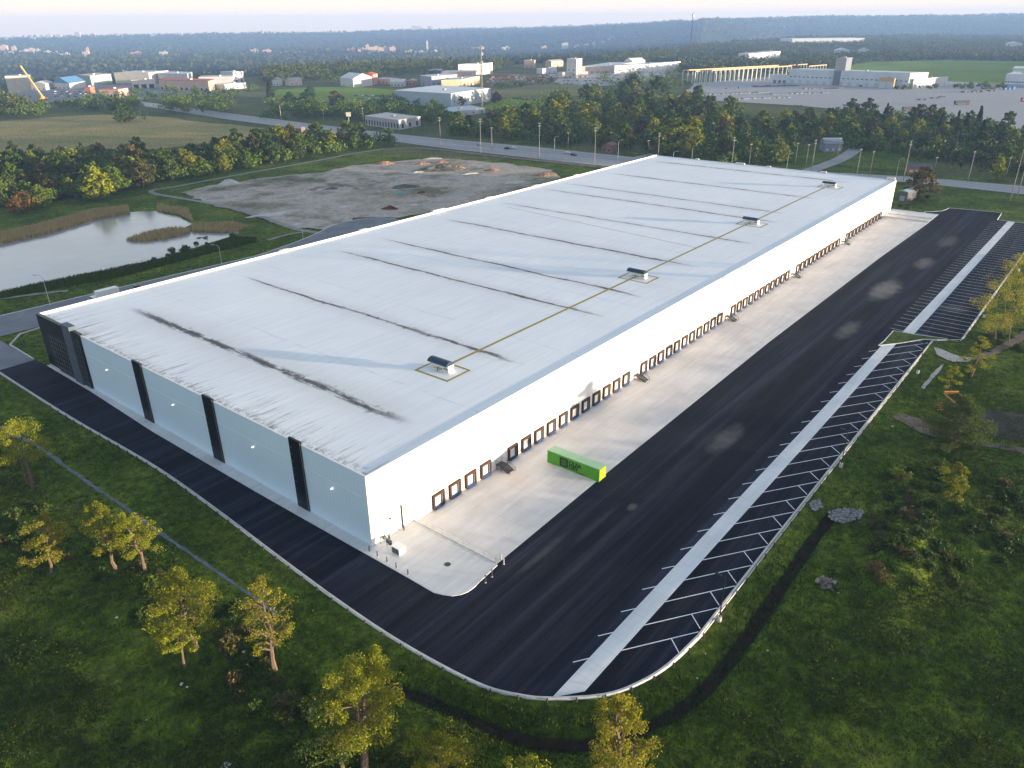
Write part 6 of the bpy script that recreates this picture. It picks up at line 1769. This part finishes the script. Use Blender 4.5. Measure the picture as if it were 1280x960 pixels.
# ------------------------------------------------------------------ vehicles
def car_mesh(body, L=4.5, W=1.8, H=1.45):
    me_b = MB()
    prof = [(-L / 2, .35), (-L / 2, .85), (-L * .36, .95), (-L * .22, H), (L * .14, H), (L * .28, .95), (L / 2, .82), (L / 2, .35)]
    n = len(prof)
    for s in (-1, 1):
        f = [(x, s * W / 2 * (.86 if z > 1 else 1), z) for x, z in prof]
        me_b.face(f if s < 0 else f[::-1])
    for i in range(n):
        (xa, za), (xb, zb) = prof[i], prof[(i + 1) % n]
        wa = W / 2 * (.86 if za > 1 else 1); wb = W / 2 * (.86 if zb > 1 else 1)
        me_b.face([(xa, -wa, za), (xa, wa, za), (xb, wb, zb), (xb, -wb, zb)])
    b = me_b.mesh('body', body)
    g = MB()
    for s in (-1, 1):
        f = [(-L * .32, s * (W / 2 - .01), 1.0), (-L * .21, s * (W * .43 + .012), H - .07), (L * .13, s * (W * .43 + .012), H - .07), (L * .24, s * (W / 2 - .01), 1.0)]
        g.face(f if s < 0 else f[::-1])
    for xa, za, xb, zb in ((-L * .35, .99, -L * .232, H - .06), (L * .27, .99, L * .15, H - .06)):
        o = -.015 if xa < 0 else .015
        g.face([(xa + o, -W * .40, za), (xa + o, W * .40, za), (xb + o, W * .38, zb), (xb + o, -W * .38, zb)])
    gm = g.mesh('windows', M['glass'])
    w = MB(); w.tube([(0, -.11, 0), (0, .11, 0)], .34, 12); wm = w.mesh('wheel', M['rubber'])
    return b, gm, wm
CARC = {'black': mat('car_black', (.015, .016, .02), None, 1, .25), 'white': mat('car_white', (.66, .66, .66), None, 1, .3), 'blue': mat('car_blue', (.03, .05, .12), None, 1, .3), 'silver': mat('car_silver', (.35, .36, .38), None, 1, .3), 'red': mat('car_red', (.30, .03, .02), None, 1, .3)}
CM = {k: car_mesh(m) for k, m in CARC.items()}
def car(col, x, y, rz, label, group=None, parts=True, z=.03, cat='car'):
    b, g, w = CM[col]
    r = empty('parked_car' if group and 'parked' in group else 'car', (x, y, z), rz, label, cat, group)
    add_obj('body', b, r); add_obj('windows', g, r)
    if parts:
        for sx in (-1.35, 1.35):
            for sy in (-.8, .8): add_obj('wheel', w, r, (sx, sy, .34))
    return r
hd = math.atan2(hw_n[7][1] - hw_n[6][1], hw_n[7][0] - hw_n[6][0])
for q, c, lb in (((634, 186.5), 'black', 'dark car on the far lane of the highway'), ((642, 186), 'white', 'white car close behind the dark car on the highway'), ((709, 192), 'white', 'white car on the highway between two poles'), ((717, 194.5), 'black', 'black car on the near lane beside the white car'), ((600, 182), 'silver', 'silver car approaching the tall poles on the highway'),
                 ((1140, 240), 'black', 'black car parked by the small blue grey shed'), ((170, 362), 'black', 'dark parked car on the quiet street near the white truck')):
    p = at(*q); car(c, p[0], p[1], hd if q[0] not in (170, 1140) else R(178), lb)
for i, (px, py) in enumerate([(u, v) for v, k in ((98, 12), (101.5, 13), (105, 11)) for u in np.linspace(703 - (v - 98), 772 - (v - 98) * 2, k)]):
    p = at(px, py); c = ['black', 'blue', 'silver', 'black', 'white', 'red'][(i * 7 + i // 3) % 6]
    car(c, p[0], p[1], hd + 1.3, c + ' car parked in the rows before the long plant', 'cars parked before the long plant, ' + c, False)
for i, (px, py) in enumerate([(u, 120 + (u - 440) * .012) for u in np.linspace(445, 492, 12)] + [(u, 124) for u in np.linspace(448, 490, 10)]):
    p = at(px, py); c = ['blue', 'silver', 'white', 'black'][(i * 5 + i // 4) % 4]
    car(c, p[0], p[1], hd + 1.4, c + ' car parked beside the largest shed', 'cars parked beside the largest shed, ' + c, False)
for i, (px, py) in enumerate([(u, v) for v, k in ((115, 14), (118, 16), (121, 13)) for u in np.linspace(70, 165, k)]):
    p = at(px, py); c = ['white', 'silver', 'blue', 'black', 'red'][(i * 3 + i // 4) % 5]
    car(c, p[0], p[1], hd + 1.4, c + ' car parked on the shopping plaza lot', 'cars parked on the shopping plaza lot, ' + c, False)
# white box truck on the quiet street
p = at(131, 374)
root = empty('box_truck', (p[0] - 1, 163.5, .02), R(180), 'white box truck parked on the quiet street behind the roof edge', 'truck')
mb = MB(); mb.box(-4.6, 2.2, -1.25, 1.25, .95, 3.9); mb.build('cargo_box', M['lamp_white'], root)
mb = MB(); mb.prism([(2.35, -1.15), (4.6, -1.15), (4.6, 1.15), (2.35, 1.15)], .6, 1.7); mb.prism([(2.35, -1.1), (4.0, -1.1), (4.0, 1.1), (2.35, 1.1)], 1.7, 2.6); mb.build('cab', M['lamp_white'], root)
mb = MB(); mb.box(4.001, 4.03, -1.0, 1.0, 1.75, 2.5); mb.build('windscreen', M['glass'], root)
mb = MB(); mb.box(-4.5, 4.3, -.5, .5, .55, .949); mb.build('chassis', M['pole_black'], root)
for sx in (-3.4, 3.5):
    for sy in (-1.05, 1.05):
        mb = MB(); mb.tube([(sx, sy - .15, .5), (sx, sy + .15, .5)], .5, 12); mb.build('wheel', M['rubber'], root)
# trailers and stacks in the gravel yard
def trailer(q, col, end, label, L=14, load=True, rz=None):
    p = at(*q)
    r = empty('trailer', (p[0], p[1], .02), R(-38) if rz is None else rz, label, 'trailer', 'trailers standing in the gravel yard')
    mb = MB(); mb.box(-L / 2, L / 2, -1.3, 1.3, 1.1, 1.35); mb.build('bed', M['pole_black'], r)
    if load:
        mb = MB(); mb.box(-L / 2, L / 2 - .2, -1.3, 1.3, 1.353, 4.2); mb.build('box', bmat(col), r)
        mb = MB(); mb.box(L / 2 - .197, L / 2, -1.28, 1.28, 1.355, 4.18); mb.build('end_door', bmat(end), r)
    mb = MB()
    for x in (-L / 2 + 1.5, -L / 2 + 2.8, L / 2 - 2):
        for s in (-1.05, 1.05):
            mb = MB(); mb.tube([(x, s - .2, .55), (x, s + .2, .55)], .55, 10); mb.build('wheel', M['rubber'], r)
for a in (((1136, 139), (.05, .045, .05), (.45, .2, .14), 'dark trailer with a reddish end nearest the wood edge', 15), ((1202, 131), (.045, .045, .05), (.5, .18, .15), 'dark trailer with a red end in the middle of the gravel', 18), ((1282, 127), (.3, .06, .06), (.4, .1, .1), 'dark red trailer at the right edge', 12)):
    trailer(*a[:4], L=a[4])
for q, lb, L in (((1062, 132), 'empty reddish flat trailer near the wood tops', 16), ((1080, 131), 'empty flat trailer right of the reddish one', 12), ((1152, 125), 'empty dark flat trailer behind the first dark trailer', 12), ((1168, 123), 'empty dark flat trailer second in the row', 12), ((1177, 121.5), 'empty dark flat trailer third in the row', 9), ((998, 133), 'reddish flat trailer by the left wood tops', 10)):
    trailer(q, None, None, lb, L, False)
def stack(q, col, L, W, H, label, name='plate_stack', grp='material stacks on the gravel yard', rz=R(-38)):
    p = at(*q)
    r = empty(name, (p[0], p[1], .02), rz, label, 'material stack', grp)
    mb = MB()
    n = max(2, int(L / 6))
    rn = random.Random(int(q[0]))
    for i in range(n):
        x0 = -L / 2 + i * L / n
        mb.box(x0, x0 + L / n * rn.uniform(.5, .92), -W / 2 * rn.uniform(.5, 1), W / 2 * rn.uniform(.5, 1), 0, H * rn.uniform(.5, 1.1))
    mb.build('pile', bmat(col), r)
for i, (q, c, L, W, H, lb) in enumerate((((970, 108), (.14, .15, .17), 70, 6, 2, 'long dark stack row below the gantry'), ((918, 111), (.14, .15, .17), 24, 5, 2, 'short dark stack left of the long dark row'), ((1030, 111), (.2, .17, .16), 60, 5, 2, 'dark stack row left of the grey tower foot'), ((920, 117), (.22, .25, .3), 90, 14, 1.4, 'wide bluish grey stack field at the left of the yard'),
                                        ((1000, 117), (.2, .24, .3), 80, 12, 1.4, 'bluish grey stack field before the long shed'), ((955, 123), (.25, .27, .31), 70, 10, 1.3, 'pale grey stack field near the wood'), ((1015, 103.5), (.06, .30, .34), 26, 5, 3, 'turquoise stack left of the grey tower'), ((1003, 102.5), (.32, .08, .12), 12, 5, 3, 'crimson stack by the turquoise stack'),
                                        ((1031, 105), (.55, .6, .58), 22, 5, 3, 'white stack in front of the grey tower'), ((1225, 115), (.14, .12, .12), 50, 8, 2, 'dark stack row left of the right edge shed'), ((1240, 111), (.12, .11, .12), 30, 5, 2, 'small dark stack row before the right edge shed'), ((1262, 112), (.08, .2, .42), 18, 5, 3, 'blue stack at the right edge shed'), ((1085, 108), (.14, .15, .18), 26, 5, 2.4, 'dark stack against the very long shed'))):
    stack(q, c, L, W, H, lb)
for i, (px, py) in enumerate([(u, v) for v, k in ((95, 7), (97.5, 8), (100, 7), (103, 6)) for u in np.linspace(622 - (v - 95), 694 - (v - 95) * 2, k)]):
    cc = ((.36, .17, .12), (.42, .26, .20), (.52, .42, .38), (.30, .14, .10))[(i * 3) % 4]
    stack((px, py), cc, 14, 6, 2.6, ['brick red', 'pinkish', 'pale', 'dark brick'][(i * 3) % 4] + ' block stack in the brick yard', 'block_stack', 'block stacks in the brick yard, tone %d' % ((i * 3) % 4))
# motorhome under the trees
p = at(1070, 184)
root = empty('motorhome', (p[0], p[1], 0), hd, 'white motorhome parked by the trees up the side road', 'motorhome')
mb = MB(); mb.box(-4.5, 3.4, -1.2, 1.2, .5, 3.3); mb.prism([(3.4, -1.15), (4.7, -1.15), (4.7, 1.15), (3.4, 1.15)], .5, 2.2); mb.build('body', M['lamp_white'], root)
mb = MB()
for s in (-1.23, 1.203): 
    for x in (-3, -.6, 1.6): mb.box(x, x + 1.4, s, s + .027, 1.7, 2.5)
mb.build('windows', M['glass'], root)
for sx in (-2.8, 3.2):
    for sy in (-1.05, 1.05):
        mb = MB(); mb.tube([(sx, sy - .12, .4), (sx, sy + .12, .4)], .4, 10); mb.build('wheel', M['rubber'], root)

# ------------------------------------------------------------------ town in the valley and on the far rim
CITY = [(4, 64, 9, 30, PINK), (12, 68, 7, 14, PINK), (19, 67, 4, 30, PINK), (31, 67, 7, 14, WHITE), (38, 66, 8, 20, PINK), (47, 66.5, 6, 18, WHITE), (58, 67, 8, 12, BEIGE), (70, 68, 7, 10, WHITE), (82, 69, 8, 10, BEIGE), (108, 70, 6, 22, PINK), (111, 69.5, 2.5, 34, PINK),
        (170, 69, 9, 18, (.55, .3, .28)), (185, 69, 7, 10, WHITE), (192, 69.5, 12, 10, WHITE), (205, 69, 8, 26, BEIGE), (217, 69, 10, 12, WHITE), (246, 68, 10, 9, WHITE), (282, 67.5, 10, 10, WHITE), (318, 67, 8, 18, PINK), (334, 67.5, 9, 18, PINK), (366, 66.5, 26, 8, WHITE),
        (440, 65, 10, 18, PINK), (452, 65, 9, 20, PINK), (459.5, 64, 4, 34, PINK), (468, 67, 14, 24, PINK), (480, 67.5, 12, 24, PINK), (491, 67.5, 7, 26, PINK), (512, 67.5, 10, 12, BEIGE), (525, 67.5, 12, 10, WHITE), (534.5, 66, 2.2, 44, WHITE), (543, 66.5, 8, 9, WHITE), (595, 62, 10, 9, WHITE), (607, 62.5, 9, 8, BEIGE), (632, 62.5, 9, 12, WHITE),
        (680, 60, 6, 16, BEIGE), (706, 59.5, 7, 26, WHITE), (721, 59, 6, 14, WHITE), (733, 58.5, 5, 18, WHITE), (742, 57, 4, 20, BEIGE), (752, 54, 5, 10, WHITE), (760, 53, 6, 10, WHITE), (765, 52.5, 4, 8, BEIGE)]
for i, (px, py, wpx, hm, c) in enumerate(CITY):
    r = 0
    # stand it on the valley floor where that sight line meets it
    p = at(px, py, -56)
    r = dist_of(p); w = wpx * r / FPX
    z = gz1(p[0], p[1])
    o = empty('distant_building', (p[0], p[1], z - 6), HEAD + .2, ('pale' if c in (WHITE, BEIGE) else 'pinkish') + ' building glinting in the hazy valley town', 'building', 'buildings in the hazy valley town, ' + ('pale' if c in (WHITE, BEIGE) else 'pinkish'))
    rn = random.Random(i)
    mb = MB(); mb.box(-w * .3, w * .3, -w / 2, w / 2, 0, hm * 1.25 + 6); mb.box(-w * .2, w * .2, -w * .3, -w * .05, hm * 1.25 + 6, hm * 1.25 + 11)
    mb.build('wall', bmat(tuple(min(.8, v * .85) for v in c)), o)
RIMB = [(8, 10), (40, 14), (62, 22), (75, 16), (99, 32), (118, 20), (152, 12), (192, 12), (228, 16), (240, 12), (330, 22), (340, 18), (346, 20), (507, 24), (521, 34), (527, 26), (541, 30), (640, 10), (740, 10)]
for i, (px, hm) in enumerate(RIMB):
    an = HEAD - math.atan((px - 640) * .9037 / FPX); r = 8250
    x = cam_xy[0] + r * math.cos(an); y = cam_xy[1] + r * math.sin(an); z = gz1(x, y)
    o = empty('distant_building', (x, y, z - 8), HEAD + .1, 'tiny pale building on the skyline of the far rim', 'building', 'buildings on the far rim skyline')
    w = 16 + (i * 37) % 40
    mb = MB(); mb.box(-14, 14, -w / 2, w / 2, 0, hm + 14); mb.box(-6, 6, -w / 4, w / 5, hm + 14, hm + 19); mb.build('wall', bmat((.45, .42, .41)), o)

# ------------------------------------------------------------------ haze
mb = MB(); mb.prism([(cam_xy[0] + 9150 * math.cos(2 * math.pi * k / 48), cam_xy[1] + 9150 * math.sin(2 * math.pi * k / 48)) for k in range(48)], -140, 175)
me = mb.mesh('haze', [])
hz = add_obj('haze', me); tag(hz, kind='stuff')
m = bpy.data.materials.new('haze_air'); m.use_nodes = True
nt = m.node_tree; nt.nodes.clear()
out = nt.nodes.new("ShaderNodeOutputMaterial"); pv = nt.nodes.new("ShaderNodeVolumePrincipled")
pv.inputs['Color'].default_value = (.28, .46, .82, 1); pv.inputs['Density'].default_value = 1.2e-4; pv.inputs['Anisotropy'].default_value = 0.0
nt.links.new(pv.outputs[0], out.inputs['Volume'])
me.materials.append(m)
print('individual wood trees', CNT)
